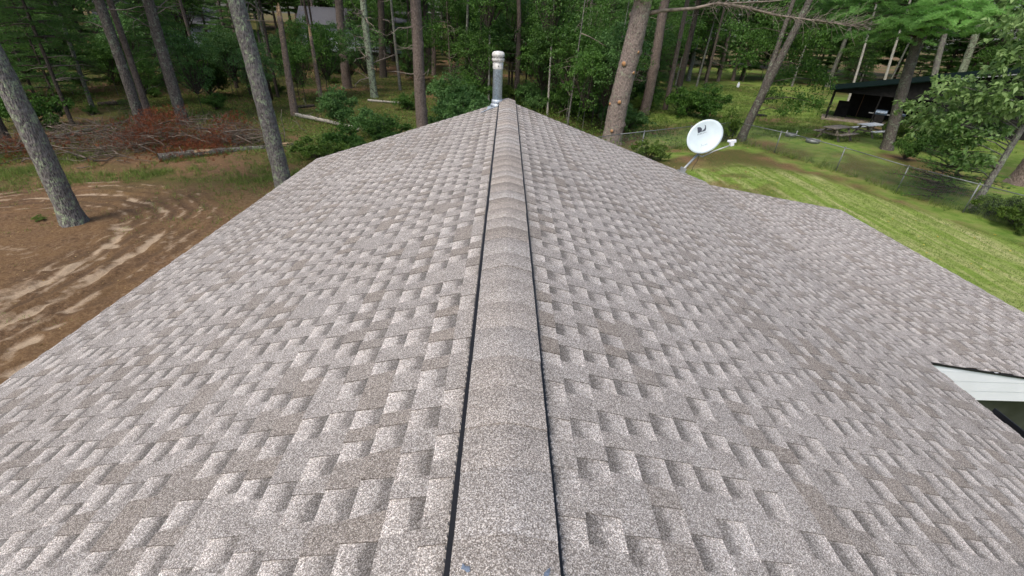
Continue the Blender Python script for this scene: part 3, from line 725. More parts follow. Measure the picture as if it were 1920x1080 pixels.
def broad_crown(seed, centre, rad, n, L=.13, W=.08, blobs=14, flat=.7, branches=None, root=(0, 0, 0)):
    """leaf clumps spread through an uneven crown"""
    r = np.random.RandomState(seed); out = []; centre = np.array(centre, float); rad = np.array(rad, float)
    for k in range(blobs):
        p = unit(r.randn(1, 3))[0]*(r.rand()**.45); bc = centre+p*rad; br_ = min(rad)*(.22+.30*r.rand()); m = int(n/blobs*(.6+.8*r.rand()))
        if branches is not None:
            mid = np.array(root)*.5+bc*.5+r.randn(3)*.12*min(rad); branches.tube([root, mid, bc], [.022*min(rad)+.006, .012*min(rad)+.004, .004], 5, cap=False)
        sub = max(3, m//16); sc = bc+unit(r.randn(sub, 3))*(br_*r.rand(sub, 1)**.4)*np.array([1.15, 1.15, flat])
        idx = r.randint(0, sub, m); c = sc[idx]+r.randn(m, 3)*br_*.18*np.array([1, 1, .5])
        d = (c-bc)/br_+r.randn(m, 3)*.7+np.array([0, 0, -.15]); base = .25+.5*r.rand()
        t = np.clip(base+.5*(r.rand(m)-.5), 0, 1)
        out.append(leaves(c, d, L*(.6+.7*r.rand(m)), W*(.7+.5*r.rand(m)), r, t, .15))
    return mesh_leaves('crown', cat_(out), 4, branches)
def trunk_mesh(seed, P0, P1, r0, r1, nseg=40, sides=18, wob=.03, flare=.35, bumps=0, rough=.05, flare_h=.5):
    """tapered rough trunk from P0 to P1 (local coordinates)"""
    r = np.random.RandomState(seed); P0 = np.array(P0, float); P1 = np.array(P1, float); H = np.linalg.norm(P1-P0)
    t = np.linspace(0, 1, nseg+1)**1.15; ax = (P1-P0)/H; a = unit(np.cross(ax, [0, 1, .01])); b_ = np.cross(ax, a)
    ph = r.rand(6)*6.28
    cx_ = wob*(np.sin(t*H*.55+ph[0])-math.sin(ph[0]))*r0*6; cy_ = wob*(np.sin(t*H*.42+ph[1])-math.sin(ph[1]))*r0*6
    c = P0+(P1-P0)*t[:, None]+a*cx_[:, None]+b_*cy_[:, None]
    an = np.linspace(0, 2*math.pi, sides, endpoint=False)
    R = (r0+(r1-r0)*t)[:, None]*(1+flare*np.exp(-t*H/flare_h)[:, None]*(1+.35*np.sin(an*5+ph[2])[None]))
    R = R*(1+rough*(r.rand(nseg+1, sides)-.5)*2+.03*np.sin(an*3+ph[3])[None])
    for k in range(bumps):
        hz, ha = r.rand(), r.rand()*6.28; R += r0*.22*np.exp(-(((t-hz)*H/.10)**2)[:, None]-((np.angle(np.exp(1j*(an-ha)))/.4)**2)[None])
    V = c[:, None]+a*(np.cos(an)[None, :, None]*R[..., None])+b_*(np.sin(an)[None, :, None]*R[..., None])
    mb = MB(); n = sides
    Fs = [(i*n+k, i*n+(k+1) % n, (i+1)*n+(k+1) % n, (i+1)*n+k) for i in range(nseg) for k in range(n)]+[tuple(nseg*n+k for k in range(n))]
    mb.add(V.reshape(-1, 3), Fs, 0, True)
    return mb, c, (a, b_, ax), (lambda h: np.interp(h, t*H, r0+(r1-r0)*t))
def dead_branches(root, r, c, rad, z0, z1, n, lmin, lmax, side=None, k0=1.):
    """bare dead side branches along the axis c"""
    for k in range(n):
        mb = MB(); z = z0+(z1-z0)*r.rand(); i = int(np.argmin(abs(c[:, 2]-z))); p = c[i]; a = r.rand()*6.28 if side is None else side+(r.rand()-.5)*1.6
        L = lmin+(lmax-lmin)*r.rand()**2; d = np.array([math.cos(a), math.sin(a), -.15+.35*r.rand()]); pts = [p]
        for j in range(4): d = unit(d+r.randn(3)*.22); pts.append(pts[-1]+d*L/4)
        r0 = (.008+.010*L)*k0; mb.tube(pts, [r0, r0*.8, r0*.6, r0*.4, .003], 5, cap=False)
        for j in (1, 2, 3):
            if r.rand() < .7:
                q = np.array(pts[j]); dd = unit(d+r.randn(3)*.8); mb.tube([q, q+dd*L*.15, q+unit(dd+r.randn(3)*.3)*L*.32], [r0*.4, r0*.3, .002], 4, cap=False)
        mb.build('dead_branch', MT['twig'], root)
def copy_tree(o, loc, rz=0, sc=1., label=None, group=None):
    c = o.copy(); COL.objects.link(c); c.location = loc; c.rotation_euler = (0, 0, rz); c.scale = (sc, sc, sc)
    if label: c['label'] = label
    if group: c['group'] = group
    for ch in [x for x in o.children]:
        d = ch.copy(); COL.objects.link(d); d.parent = c
        for g2 in ch.children: e2 = g2.copy(); COL.objects.link(e2); e2.parent = d
    return c
def gpos(px, py):
    P = at(px, py, 0.)
    for _ in range(4): P = at(px, py, float(gz(P[0], P[1])))
    return P

# shared crowns
BRT = {}
def shared(name, fn):
    b = MB(); me = fn(b); BRT[name] = me; me['b'] = 1
def crown_obj(kind, mat, parent, name='crown'):
    me = BRT[kind]; o = link(name, me, None, parent)
    if not me.materials: me.materials.append(MT[mat]); me.materials.append(MT['bark_dark'])
    elif me.materials[0] != MT[mat]: o.material_slots[0].link = 'OBJECT'; o.material_slots[0].material = MT[mat]
    return o
shared('high', lambda b: pine_crown(1, 7.5, 17.5, 2.7, .82, 5, 6, .26, .034, branches=b))
shared('high2', lambda b: pine_crown(2, 9.0, 18.5, 3.0, .90, 5, 6, .27, .036, branches=b))
shared('young', lambda b: pine_crown(3, .7, 8.0, 2.3, .42, 6, 7, .17, .022, .75, b))
shared('young2', lambda b: pine_crown(4, 1.6, 10.5, 2.6, .50, 6, 7, .18, .024, .7, b, droop=.3, rise=.1))
shared('full', lambda b: pine_crown(5, 2.0, 16.0, 3.2, .68, 6, 7, .30, .052, .7, b, droop=.25))
shared('broad', lambda b: broad_crown(6, (0, 0, 4.6), (2.0, 2.0, 2.3), 6500, .15, .09, 30, .6, b, (0, 0, 1.8)))
shared('broad2', lambda b: broad_crown(7, (0, 0, 6.2), (2.6, 2.6, 3.6), 9000, .17, .10, 38, .6, b, (0, 0, 2.4)))
shared('bigbroad', lambda b: broad_crown(8, (0, 0, 8.5), (4.2, 4.2, 6.0), 11000, .27, .17, 44, .6, b, (0, 0, 4)))
shared('shrub', lambda b: broad_crown(9, (0, 0, .75), (.95, .95, .62), 6800, .085, .055, 34, .8, b, (0, 0, .05)))
shared('shrub2', lambda b: broad_crown(10, (0, 0, .55), (1.2, 1.0, .45), 5600, .095, .055, 30, .8, b, (0, 0, .05)))
shared('fern', lambda b: pine_crown(12, .2, 1.7, 1.1, .22, 6, 7, .11, .012, .8, b))

def full_tree(name, loc, stem, crown, leafmat, label, cat='tree', group=None, bark='bark_pine', rz=0, sc=1., kindparts=('trunk', 'crown')):
    """stem=(height, r0, r1, lean x, lean y)"""
    root = empty(name, loc, rz, label, cat, group)
    h_, r0, r1, lx, ly = stem
    mb, c, fr, rad = trunk_mesh(hash(name+str(loc[0])[:5]) % 9999 if False else int(abs(loc[0]*37+loc[1]*91)) % 9999, (0, 0, -.15), (lx, ly, h_), r0, r1, 24, 10, .03, .3, 0, .05)
    mb.build(kindparts[0], MT[bark], root)
    if crown: o = crown_obj(crown, leafmat, root); o.location = (lx*.55, ly*.55, 0)
    root.scale = (sc,)*3
    return root

# ------------------------------------------------------------------ the trees one can tell apart
def lean_dir(base, px, py):
    """point on the trunk seen at (px,py), on the upright plane through the base that faces the camera"""
    n = np.array([base[0]-CAM[0], base[1]-CAM[1], 0.]); n /= np.linalg.norm(n)
    q = ray(px, py); t = ((base-CAM)@n)/(q@n); return CAM+q*t
def feature_tree(name, label, bpx, tpx, wpx, H=17., bark='bark_pine', crown='high', leafmat='needle', seed=1, dead=(0, 0, 0), snag=False, cat='tree', taper=.45,
                 flare=.3, scars=None, rz=0, group=None, wob=.03, crown_dz=0., cs=1.):
    B = gpos(*bpx); T = lean_dir(B, *tpx); ax = T-B; L0 = np.linalg.norm(ax)
    pxm = F/depthof(B); r0 = wpx*.79/pxm/2
    Htot = L0 if snag else H; P1 = ax/L0*Htot
    root = empty(name, B, 0, label, cat, group)
    seg = max(30, int(Htot*5)); mb, c, fr, rad = trunk_mesh(seed, -ax/L0*.2, P1, r0, r0*(.62 if snag else taper), seg, 20, wob, flare, 12 if not snag else 5, .05, flare_h=.30)
    r = np.random.RandomState(seed+50)
    if snag:
        a, b_, axx = fr; top = c[-1]; rt_ = rad(Htot)
        for k in range(5):
            an = k*1.26+r.rand(); q = top+(a*math.cos(an)+b_*math.sin(an))*rt_*.55
            mb.tube([q-axx*.25, q+axx*(.08+.35*r.rand()), q+axx*(.3+.5*r.rand())+r.randn(3)*.02], [rt_*.5, rt_*.38, .006], 5, mi=1, sm=False)
        for k in range(7):
            z = r.rand()*.8; i = int(z*len(c)); an = r.rand()*6.28; q = c[i]+(a*math.cos(an)+b_*math.sin(an))*rad(z*Htot)*.93
            mb.tube([q, q+axx*(.15+.3*r.rand())], [.025, .008], 5, mi=1, sm=False)
        mb.build('trunk', [MT[bark], MT['deadwood']], root)
    else:
        mb.build('trunk', MT[bark], root)
    if dead[0]:
        dead_branches(root, r, c, rad, dead[1], dead[2], dead[0], .5, 2.4, None, 1.9 if cat == 'dead tree' else 1.3)
    if scars:
        vd = unit(CAM-(B+P1*.3)); a, b_, axx = fr
        for sx, sy, sr in scars:
            q = lean_dir(B, sx, sy)-B; s_ = q@axx; i = int(np.argmin(np.linalg.norm(c-axx*s_, axis=1)))
            off = q-c[i]; off -= axx*(off@axx); rr_ = float(rad(s_)); l_ = np.linalg.norm(off); 
            side = off if l_ < rr_*.98 else off/l_*rr_*.98
            fwd = vd-axx*(vd@axx); fwd = unit(fwd-unit(side+1e-6)*(fwd@unit(side+1e-6))*0); nn = unit(side+fwd*math.sqrt(max(rr_**2-side@side, 1e-6)))
            d = MB(); p = c[i]+nn*rr_*.9
            d.tube([p, p+nn*(.05+sr*.4)], [sr*1.5, sr*1.05], 12, mi=0); d.tube([p+nn*(.045+sr*.4), p+nn*(.062+sr*.4)], [sr*.98, sr*.92], 12, mi=1); d.build('cut_branch_stub', [MT[bark], MT['cutwood']], root)
    if crown and not snag:
        o = crown_obj(crown, leafmat, root)
        zc = 11.+crown_dz; f_ = zc/P1[2]; o.location = (P1[0]*f_, P1[1]*f_, crown_dz); o.rotation_euler = (0, 0, rz); o.scale = (cs, cs, 1)
    return root, B, c, P1
FT = feature_tree
FT('pine_tree', 'thick grey lichened trunk rising from the rutted dirt yard at the far left', (138, 418), (8, 150), 44, 17, 'bark_grey', 'high', seed=1, flare=.5, dead=(3, 6, 9))
t2 = FT('pine_tree', 'grey trunk with pale green lichen right beside the left roof edge', (533, 352), (440, 0), 37, 18, 'bark_grey', 'high2', seed=2, flare=.25, dead=(10, 5.2, 8.5), rz=1)
FT('pine_tree', 'dark trunk behind the brush pile, nearest the thin leaning sapling', (268, 243), (188, 0), 22, 17, 'bark_mid', 'high', seed=3, rz=2, dead=(10, 3, 8))
FT('pine_tree', 'grey trunk with a pale scraped base in the middle of the red brush', (345, 232), (278, 0), 25, 18, 'bark_mid', 'high2', seed=4, rz=3, dead=(18, 2.5, 8))
FT('young_tree', 'thin dark leaning sapling trunk left of the brush pile', (137, 236), (42, 0), 9, 9, 'bark_dark', 'young2', seed=5, crown_dz=2.5, dead=(10, 2, 5), taper=.3)
FT('pine_tree', 'dark tree base at the left picture edge behind the nearest trunk', (12, 268), (-120, 0), 24, 16, 'bark_dark', 'high', seed=6)
FT('broken_snag', 'broken off dead trunk with a splintered pale top and woodpecker holes', (553, 217), (524, 30), 17, bark='snag', seed=7, snag=True, cat='dead tree', wob=.02)
FT('broken_snag', 'thinner broken dead trunk with long stripped pale wood, right of the splintered one', (604, 196), (585, 68), 11, bark='snag', seed=8, snag=True, cat='dead tree', wob=.04)
FT('pine_tree', 'straight grey brown trunk just above the round bluish bush', (652, 165), (634, 0), 21, 18, 'bark_pine', 'high', seed=9, rz=4, dead=(14, 3, 9))
FT('dead_tree', 'slim trunk covered in pale lichen with bare dead side branches', (702, 183), (683, 0), 17, 14, 'bark_lichen', None, seed=10, dead=(44, 1.2, 9), cat='dead tree')
FT('pine_tree', 'dark trunk just right of the lichen covered dead tree', (719, 145), (711, 0), 17, 18, 'bark_dark', 'high2', seed=11, rz=5, dead=(14, 2, 8))
FT('pine_tree', 'stout grey trunk left of the vent pipe, behind the left roof edge', (793, 250), (775, 0), 27, 18, 'bark_pine', 'high', seed=12, rz=.6, dead=(14, 3, 8))
FT('pine_tree', 'dark narrow trunk touching the right side of the stout grey trunk', (806, 140), (798, 0), 13, 17, 'bark_dark', 'high2', seed=13, rz=1.4)
FT('pine_tree', 'slim brown trunk a little right of the stout grey trunk', (813, 142), (812, 0), 11, 17, 'bark_pine', 'high', seed=14, rz=2.4)
FT('pine_tree', 'brown trunk in the gap between the two broken snags', (566, 80), (555, 0), 14, 17, 'bark_pine', 'high', seed=15, rz=3.4, dead=(8, 2, 7))
FT('young_tree', 'very thin pale stem directly left of the vent pipe', (916, 200), (918, 20), 5, 10, 'birch', 'broad', 'leaf', seed=16, crown_dz=3.5, taper=.4)
FT('pine_tree', 'reddish brown trunk directly right of the vent pipe', (968, 190), (970, 30), 12, 15, 'bark_pine', 'high2', seed=17, wob=.06, dead=(10, 2, 7))
FT('young_tree', 'thin pale stem in the dark thicket beyond the right roof slope', (1026, 218), (1036, 60), 5, 9, 'birch', 'broad', 'leaf', seed=18, crown_dz=3., taper=.4)
t19 = FT('pine_tree', 'thick brown pine with orange cut branch stubs standing left of the satellite dish', (1147, 268), (1196, 10), 46, 18, 'bark_stub', 'high', seed=19, rz=.3, flare=.15,
   scars=[(1172, 121, .12), (1162, 188, .10), (1148, 242, .09), (1146, 192, .09), (1185, 135, .08), (1180, 27, .12), (1193, 97, .07)])
FT('pine_tree', 'knotty grey brown trunk just behind the pine with cut stubs', (1206, 215), (1246, 25), 23, 17, 'bark_pine', 'high2', seed=20, wob=.05, rz=1.9)
FT('pine_tree', 'dim grey trunk second behind the pine with cut stubs', (1268, 190), (1300, 45), 14, 16, 'bark_dark', 'high', seed=21, rz=2.9)
FT('pine_tree', 'pale grey trunk close to the right of the dim one', (1290, 152), (1311, 50), 10, 16, 'bark_grey', 'high', seed=22, rz=3.9)
FT('pine_tree', 'small distant trunk at the left of the far sunny clearing', (1346, 153), (1357, 105), 8, 15, 'bark_pine', 'high2', seed=23, rz=.9)
FT('pine_tree', 'small distant trunk right of centre in the far sunny clearing', (1374, 151), (1385, 105), 8, 15, 'bark_pine', 'high', seed=24, rz=1.9)
FT('pine_tree', 'grey trunk just left of the open black shed', (1551, 163), (1580, 85), 10, 16, 'bark_grey', 'high2', seed=26, rz=1.2)
FT('young_tree', 'pale birch stem rising behind the left end of the shed roof', (1590, 190), (1628, 60), 5.5, 11, 'birch', 'high', seed=27, taper=.6)
FT('young_tree', 'pale birch stem rising behind the middle of the shed roof', (1648, 185), (1682, 78), 6, 11, 'birch', 'high', seed=28, taper=.6)
t29 = FT('pine_tree', 'grey brown pine standing in front of the black shed beside the pale picnic table', (1662, 280), (1732, 60), 24, 17, 'bark_mid', None, seed=29, flare=.35)
FT('pine_tree', 'massive trunk base at the right picture edge beyond the chain link fence', (1912, 345), (2020, 180), 46, 18, 'bark_pine', 'high', seed=31, flare=.6, rz=2.2)
FT('pine_tree', 'forked grey trunk behind the right part of the shed roof', (1742, 190), (1772, 70), 14, 15, 'bark_grey', 'high', seed=32, rz=.2, dead=(14, 4, 9))
FT('pine_tree', 'thick mottled trunk behind the blue green tarp', (1786, 185), (1828, 65), 17, 16, 'bark_lichen', 'high2', seed=33, rz=.2, dead=(22, 4, 9))
# forked tree beyond the dish
r33, B, c, P1 = FT('forked_tree', 'brown forked tree leaning right, beyond the satellite dish at the fence', (1388, 264), (1500, 30), 20, 11, 'bark_mid', None, seed=34, flare=.3)
mb, c2_, _, _ = trunk_mesh(35, c[int(len(c)*.27)], c[int(len(c)*.27)]+np.array([.35, .2, 5.5]), .17, .10, 30, 12, .03, 0); mb.build('trunk', MT['bark_mid'], r33)

def add_crown(root, VT, nv, mat, name='crown', mb=None, bark='bark_dark'):
    return link(name, mesh_leaves(name, VT, nv, mb), [MT[mat], MT[bark]], root)
# long bare bough of the stub pine reaching right across the top of the picture
r19, B19, c19, P19 = t19
r = np.random.RandomState(77)
def on_plane(B, pts): return [lean_dir(B, *p)-B for p in pts]
mb = MB(); L1 = on_plane(B19, [(1205, 28), (1240, 20), (1300, 16), (1345, 6), (1400, 14), (1452, 28), (1510, 36), (1570, 44), (1620, 48)])
mb.tube(L1, [.12, .085, .07, .06, .055, .045, .035, .022, .01], 8)
L2 = on_plane(B19, [(1335, 8), (1390, 5), (1450, 2), (1520, -8)]); mb.tube(L2, [.045, .035, .03, .01], 7)
for k in range(260):
    u = .3+.7*r.rand(); i = min(int(u*8), 7); f_ = u*8-i; p = np.array(L1[i])*(1-f_)+np.array(L1[i+1])*f_
    d = unit(np.array([.6, -.25*r.rand(), .1])+r.randn(3)*.55); l_ = .3+.8*r.rand(); mb.tube([p, p+d*l_*.5+r.randn(3)*.04, p+d*l_+r.randn(3)*.10], [.011, .007, .003], 4, cap=False)
mb.build('dead_bough', MT['twig'], r19)
C = []; D = []
for px, py, n in [(1188, 3, 110), (1215, 4, 80), (1235, -2, 50), (1175, -4, 60)]:
    q = lean_dir(B19, px, py)-B19
    vd = unit(CAM-B19); q = q+vd*.75
    C += list(q+r.randn(n, 3)*np.array([.35, .35, .16])); D += list(r.randn(n, 3)+np.array([0, 0, -.2]))
add_crown(r19, tufts(np.array(C), np.array(D), r, 12, .17, .016, tint=.4+.6*r.rand(len(C))), 3, 'needle_bright', 'foliage')

# crown of the pine in front of the shed: bright boughs hanging into the top of the picture
r29, B29, c29, P29 = t29
r = np.random.RandomState(99); out = []; mb = MB()
for px, py, n, rad_, zt in [(1560, 30, 5, 1.7, .12), (1620, 50, 7, 2.0, .30), (1680, 45, 8, 1.9, .45), (1740, 30, 9, 2.0, .8), (1790, 15, 9, 1.8, .95), (1650, 0, 7, 2.0, .35), (1720, -20, 9, 2.2, .8), (1820, -10, 6, 1.6, .8), (1590, -20, 6, 2.0, .3), (1660, 85, 3, 1.3, .3), (1700, 68, 4, 1.3, .6), (1520, 5, 4, 1.4, .25), (1770, 45, 6, 1.6, .95), (1810, 30, 6, 1.7, .95), (1745, 62, 4, 1.3, .8), (1640, 20, 5, 1.8, .5), (1850, 45, 5, 1.6, .6), (1860, 5, 6, 1.7, .6), (1490, -12, 5, 1.5, .3), (1540, -15, 5, 1.6, .35)]:
    q = lean_dir(B29, px, py)-B29; vd = unit(CAM-B29); q = q+vd*(.4+r.rand()*1.6)
    for k in range(int(n*1.9)):
        o_ = q+r.randn(3)*np.array([.5, .5, .35]); P_, tw, Cc, Dd = bough(r, o_, r.rand()*6.28, rad_*(.6+.4*r.rand()), .0, .22, .15)
        out.append(tufts(Cc, Dd, r, 11, .20, .024, tint=np.clip(zt+.15+.25*(r.rand(len(Cc))-.5), 0, 1)))
    zb = float(np.interp(0, [0], [0])); i = int(np.argmin(abs(c29[:, 2]-q[2]-.3))); mb.tube([c29[i], (c29[i]+q)/2+np.array([0, 0, .3]), q], [.06, .04, .02], 6)
add_crown(r29, cat_(out), 3, 'needle_bright', 'crown', mb)
o = crown_obj('high', 'needle', r29, 'upper_crown'); o.location = (P29[0]*.7, P29[1]*.7, 2.2)
# crown of the forked tree
out = []
r = np.random.RandomState(101); mb = MB()
for px, py, n, rad_ in [(1500, 70, 900, 1.0), (1530, 110, 900, 1.0), (1475, 130, 700, .9), (1510, 180, 700, .8), (1550, 60, 800, 1.1), (1440, 60, 800, 1.2), (1400, 90, 700, 1.0), (1450, 175, 350, .6), (1475, 205, 260, .45), (1540, 190, 350, .55), (1480, 15, 900, 1.3), (1560, 140, 500, .8), (1380, 40, 600, 1.0)]:
    q = lean_dir(B, px, py)-B-unit(CAM-B)*(1.+2.5*r.rand()); m = 6
    sub = q+r.randn(max(6, n//22), 3)*rad_*.55*np.array([1, 1, .6]); idx = r.randint(0, len(sub), n); cc = sub[idx]+r.randn(n, 3)*.13
    out.append(leaves(cc, r.randn(n, 3)+np.array([0, 0, -.4]), .15*(.6+.7*r.rand(n)), .08, r, np.clip(.2+.7*r.rand(n), 0, 1), .2))
    i = int(np.argmin(abs(c[:, 2]-q[2]))); mb.tube([c[i], (c[i]+q)/2+np.array([0, 0, .25]), q], [.03, .02, .008], 5)
add_crown(r33, cat_(out), 4, 'leaf', 'crown', mb)

# leafy oak at the fence on the right
Bo = gpos(1822, 392)
oak = empty('oak_tree', Bo, 0, 'slender young oak with big light green leaves at the fence on the right', 'tree')
mb, co, _, _ = trunk_mesh(61, (0, 0, -.1), (.55, .2, 7.5), .13, .05, 40, 12, .04, .3); mb.build('trunk', MT['bark_grey'], oak)
r = np.random.RandomState(62); out = []; mb = MB()
for px, py, n, rad_ in [(1700, 195, 130, .35), (1730, 205, 260, .5), (1765, 190, 330, .6), (1745, 225, 240, .5), (1790, 165, 380, .6), (1810, 205, 420, .65), (1785, 235, 300, .5), (1835, 175, 380, .6), (1850, 215, 380, .6), (1880, 190, 300, .6),
                      (1825, 260, 300, .5), (1795, 285, 200, .4), (1835, 300, 150, .35), (1810, 312, 110, .28), (1860, 245, 220, .45), (1900, 160, 300, .6), (1905, 215, 220, .5), (1870, 140, 260, .55), (1930, 190, 300, .7), (1960, 140, 400, .9), (1775, 258, 150, .4), (1915, 120, 260, .6), (1900, 60, 400, .8), (1925, 20, 400, .9), (1965, 70, 400, 1.)]:
    n = int(n*.68); q = lean_dir(Bo, px, py)-Bo+unit(CAM-Bo)*(r.rand()-.35)*1.6
    sub = q+r.randn(max(6, n//9), 3)*rad_*.55*np.array([1, 1, .7]); idx = r.randint(0, len(sub), n); cc = sub[idx]+r.randn(n, 3)*.05
    t_ = np.clip(.3+.35*(py < 230)+.5*(r.rand(n)-.5), 0, 1)
    dd = (sub[idx]-q)*.6+r.randn(n, 3)*.7+np.array([0, 0, .05])
    V1, T1 = leaves(cc, dd, .23*(.6+.6*r.rand(n)), .12, r, t_, .25); out.append((V1, T1))
    j = r.rand(n) < .55; out.append(leaves(cc[j], dd[j]+r.randn(j.sum(), 3)*.5, .12, .07, r, t_[j], .2))
    i = int(np.argmin(abs(co[:, 2]-min(q[2]-.5, 6)))); mb.tube([co[i], (co[i]*.6+q*.4)+np.array([0, 0, .1]), q], [.03, .02, .006], 5)
    for k in range(4): e2 = sub[k % len(sub)]; mb.tube([q, e2], [.008, .004], 4, cap=False)
add_crown(oak, cat_(out), 4, 'leaf_bright', 'crown', mb, 'bark_grey')

# ------------------------------------------------------------------ named bushes and low conifers
def shrub(loc, kind, mat, label, rz=0, sc=(1, 1, 1), group=None, name='shrub', cat='shrub'):
    root = empty(name, loc, rz, label, cat, group)
    crown_obj(kind, mat, root, 'foliage'); root.scale = sc
    return root
def P3(px, py): p = gpos(px, py); return (p[0], p[1], p[2])
shrub(P3(640, 235), 'shrub', 'leaf_blue', 'round bluish green bush at the foot of the straight grey brown trunk', 1, (1.25, 1.25, 1.5))
shrub(P3(700, 255), 'shrub2', 'leaf_blue', 'low bush just right of the round bluish bush', 2, (1.3, 1.2, 1.3))
shrub(P3(725, 270), 'shrub', 'leaf', 'bush behind the left roof edge, in front of the lichen covered dead tree', .5, (1.3, 1.3, 1.0))
shrub(P3(655, 290), 'shrub2', 'leaf', 'low bush hiding the end of the pale fallen log', 1.5, (1.2, 1.2, 1.2))
shrub(P3(600, 300), 'shrub2', 'herb', 'low weedy bush beside the roof corner on the left', 2.5, (1.1, 1.1, .9))
shrub(P3(840, 210), 'shrub', 'leaf_blue', 'bluish bush between the stout grey trunk and the vent pipe', 3, (1.6, 1.6, 1.7))
shrub(P3(875, 225), 'shrub2', 'leaf_blue', 'spreading bush just left of the base of the vent pipe', 4, (1.7, 1.5, 1.8))
shrub(P3(865, 190), 'shrub', 'leaf', 'darker bush behind the bluish bushes near the vent pipe', 5, (1.5, 1.5, 1.7))
shrub(P3(940, 190), 'shrub2', 'herb', 'small bush showing behind the vent pipe', 5, (1.2, 1.2, 1.2))
shrub(P3(1320, 222), 'shrub', 'leaf', 'leafy bush behind the satellite dish', .2, (1.8, 1.6, 1.7))
shrub(P3(1275, 215), 'shrub2', 'leaf', 'spreading bush between the dim trunk and the satellite dish', 1.2, (1.9, 1.4, 1.8))
shrub(P3(1358, 265), 'shrub', 'herb', 'tall weeds between the dish and the forked tree', 2.2, (.75, .75, 1.3))
shrub(P3(1215, 205), 'shrub', 'leaf', 'bush at the foot of the knotty grey brown trunk', 3.2, (1.1, 1.1, 1.2))
shrub(P3(1740, 375), 'fern', 'needle', 'dark low pine seedling against the fence under the oak', 3.2, (1.5, 1.2, 1.6), name='young_pine', cat='pine seedling')
shrub(P3(1775, 355), 'fern', 'needle', 'bushy dark pine seedling behind the fence under the oak leaves', 1.2, (1.8, 1.6, 1.5), name='young_pine', cat='pine seedling')
shrub(P3(1695, 300), 'shrub', 'leaf', 'dark bush between the pine in front of the shed and the oak', 2.2, (.75, .75, 1.))
shrub(P3(1735, 285), 'shrub', 'leaf', 'shadowy bush against the right part of the shed', .2, (1.2, 1.2, 1.5))
shrub(P3(1670, 262), 'shrub2', 'herb', 'small bush wrapped round the pine in front of the shed', .9, (.8, .8, 1.4))
shrub(P3(1900, 425), 'shrub2', 'herb', 'low weeds along the fence at the right picture edge', .9, (1.3, .8, .9))
shrub(P3(1860, 405), 'shrub2', 'herb', 'low weeds along the fence at the foot of the oak', 2.9, (1., .8, .8))
shrub(P3(395, 180), 'shrub', 'leaf', 'dark leafy bush in the woods above the red brush', 2.9, (1.6, 1.6, 2.2))
shrub(P3(60, 240), 'shrub2', 'leaf', 'bush in the woods at the far left above the brush pile', 2.9, (1.6, 1.6, 1.8))
shrub(P3(1215, 300), 'shrub2', 'herb', 'green weeds peeping over the right roof edge below the fence', 2.9, (.9, .7, .9))
shrub(P3(75, 412), 'shrub2', 'grass', 'tiny weed clump left of the nearest trunk in the yard', 1.9, (.2, .17, .12))

# ------------------------------------------------------------------ trees deep in the woods
RF = np.random.RandomState(2024)
FEAT = [(o.location.x, o.location.y) for o in S.objects if o.parent is None and o.get('category') in ('tree', 'dead tree', 'shrub')]
placed = []
FT_TRUNKS = [(o.location.x, o.location.y) for o in S.objects if o.parent is None and o.get('category') in ('tree', 'dead tree') and o.location.y > 20]
def hides(x, y, w=1.35):
    """would growth here stand in front of one of the trunks one can tell apart"""
    d = math.hypot(x, y)
    for a, b in FT_TRUNKS:
        D = math.hypot(a, b)
        if d < D-.8 and abs(x*b-y*a)/D < w*(1 if d > D*.6 else 1.2): return True
    return False
def free(x, y, dmin, lst):
    return all((x-a)**2+(y-b)**2 > dmin*dmin for a, b in lst)
def azr(x, y):  # azimuth in degrees from the camera, clockwise from +Y
    return math.degrees(math.atan2(x, y))
def clear_zone(x, y, low=False):
    """open ground that the photograph shows without growth: yard, lawn, clearing and shed"""
    if inside(np.array([x]), np.array([y]), [(-30, -30), (-30, 26), (-12, 27.5), (-3, 27), (-3, 28), (4, 28), (9, 30), (16, 32), (24, 42), (24, 66), (40, 66), (46, 52), (50, 36), (26, 18), (40, -30)])[0]: return True
    return False
def scatter(n, rng, dmin, az=None, keep=None, hw=1.1):
    out = []; tries = 0
    while len(out) < n and tries < 20000:
        tries += 1; a = math.radians(az[0]+(az[1]-az[0])*RF.rand()); d = math.sqrt(rng[0]**2+(rng[1]**2-rng[0]**2)*RF.rand())
        x, y = d*math.sin(a), d*math.cos(a)
        if clear_zone(x, y) or (keep and not keep(x, y)): continue
        if hw and hides(x, y, hw): continue
        if not free(x, y, dmin, placed) or not free(x, y, 1.3, FEAT): continue
        out.append((x, y)); placed.append((x, y))
    return out
protos = []
def proto(name, stem, crown, leafm, label, group, bark='bark_pine', dead=None, cat='tree'):
    r_ = full_tree(name, (0, 0, 0), stem, crown, leafm, label, cat, group, bark)
    if dead:
        h_, r0, r1, lx, ly = stem; c = np.linspace([0, 0, 0], [lx, ly, h_], 40)
        rr_ = np.random.RandomState(len(protos)+400); 
        dead_branches(r_, rr_, c, None, dead[1], dead[2], dead[0], .5, 2.2)
    protos.append(r_); return [r_, False]
def put(pr, x, y, sc=1., dz=0):
    r_, used = pr; loc = (x, y, float(gz(x, y))-.05+dz); rz = RF.rand()*6.28
    if not used: r_.location = loc; r_.rotation_euler = (0, 0, rz); r_.scale = (sc,)*3; pr[1] = True; return r_
    return copy_tree(r_, loc, rz, sc)
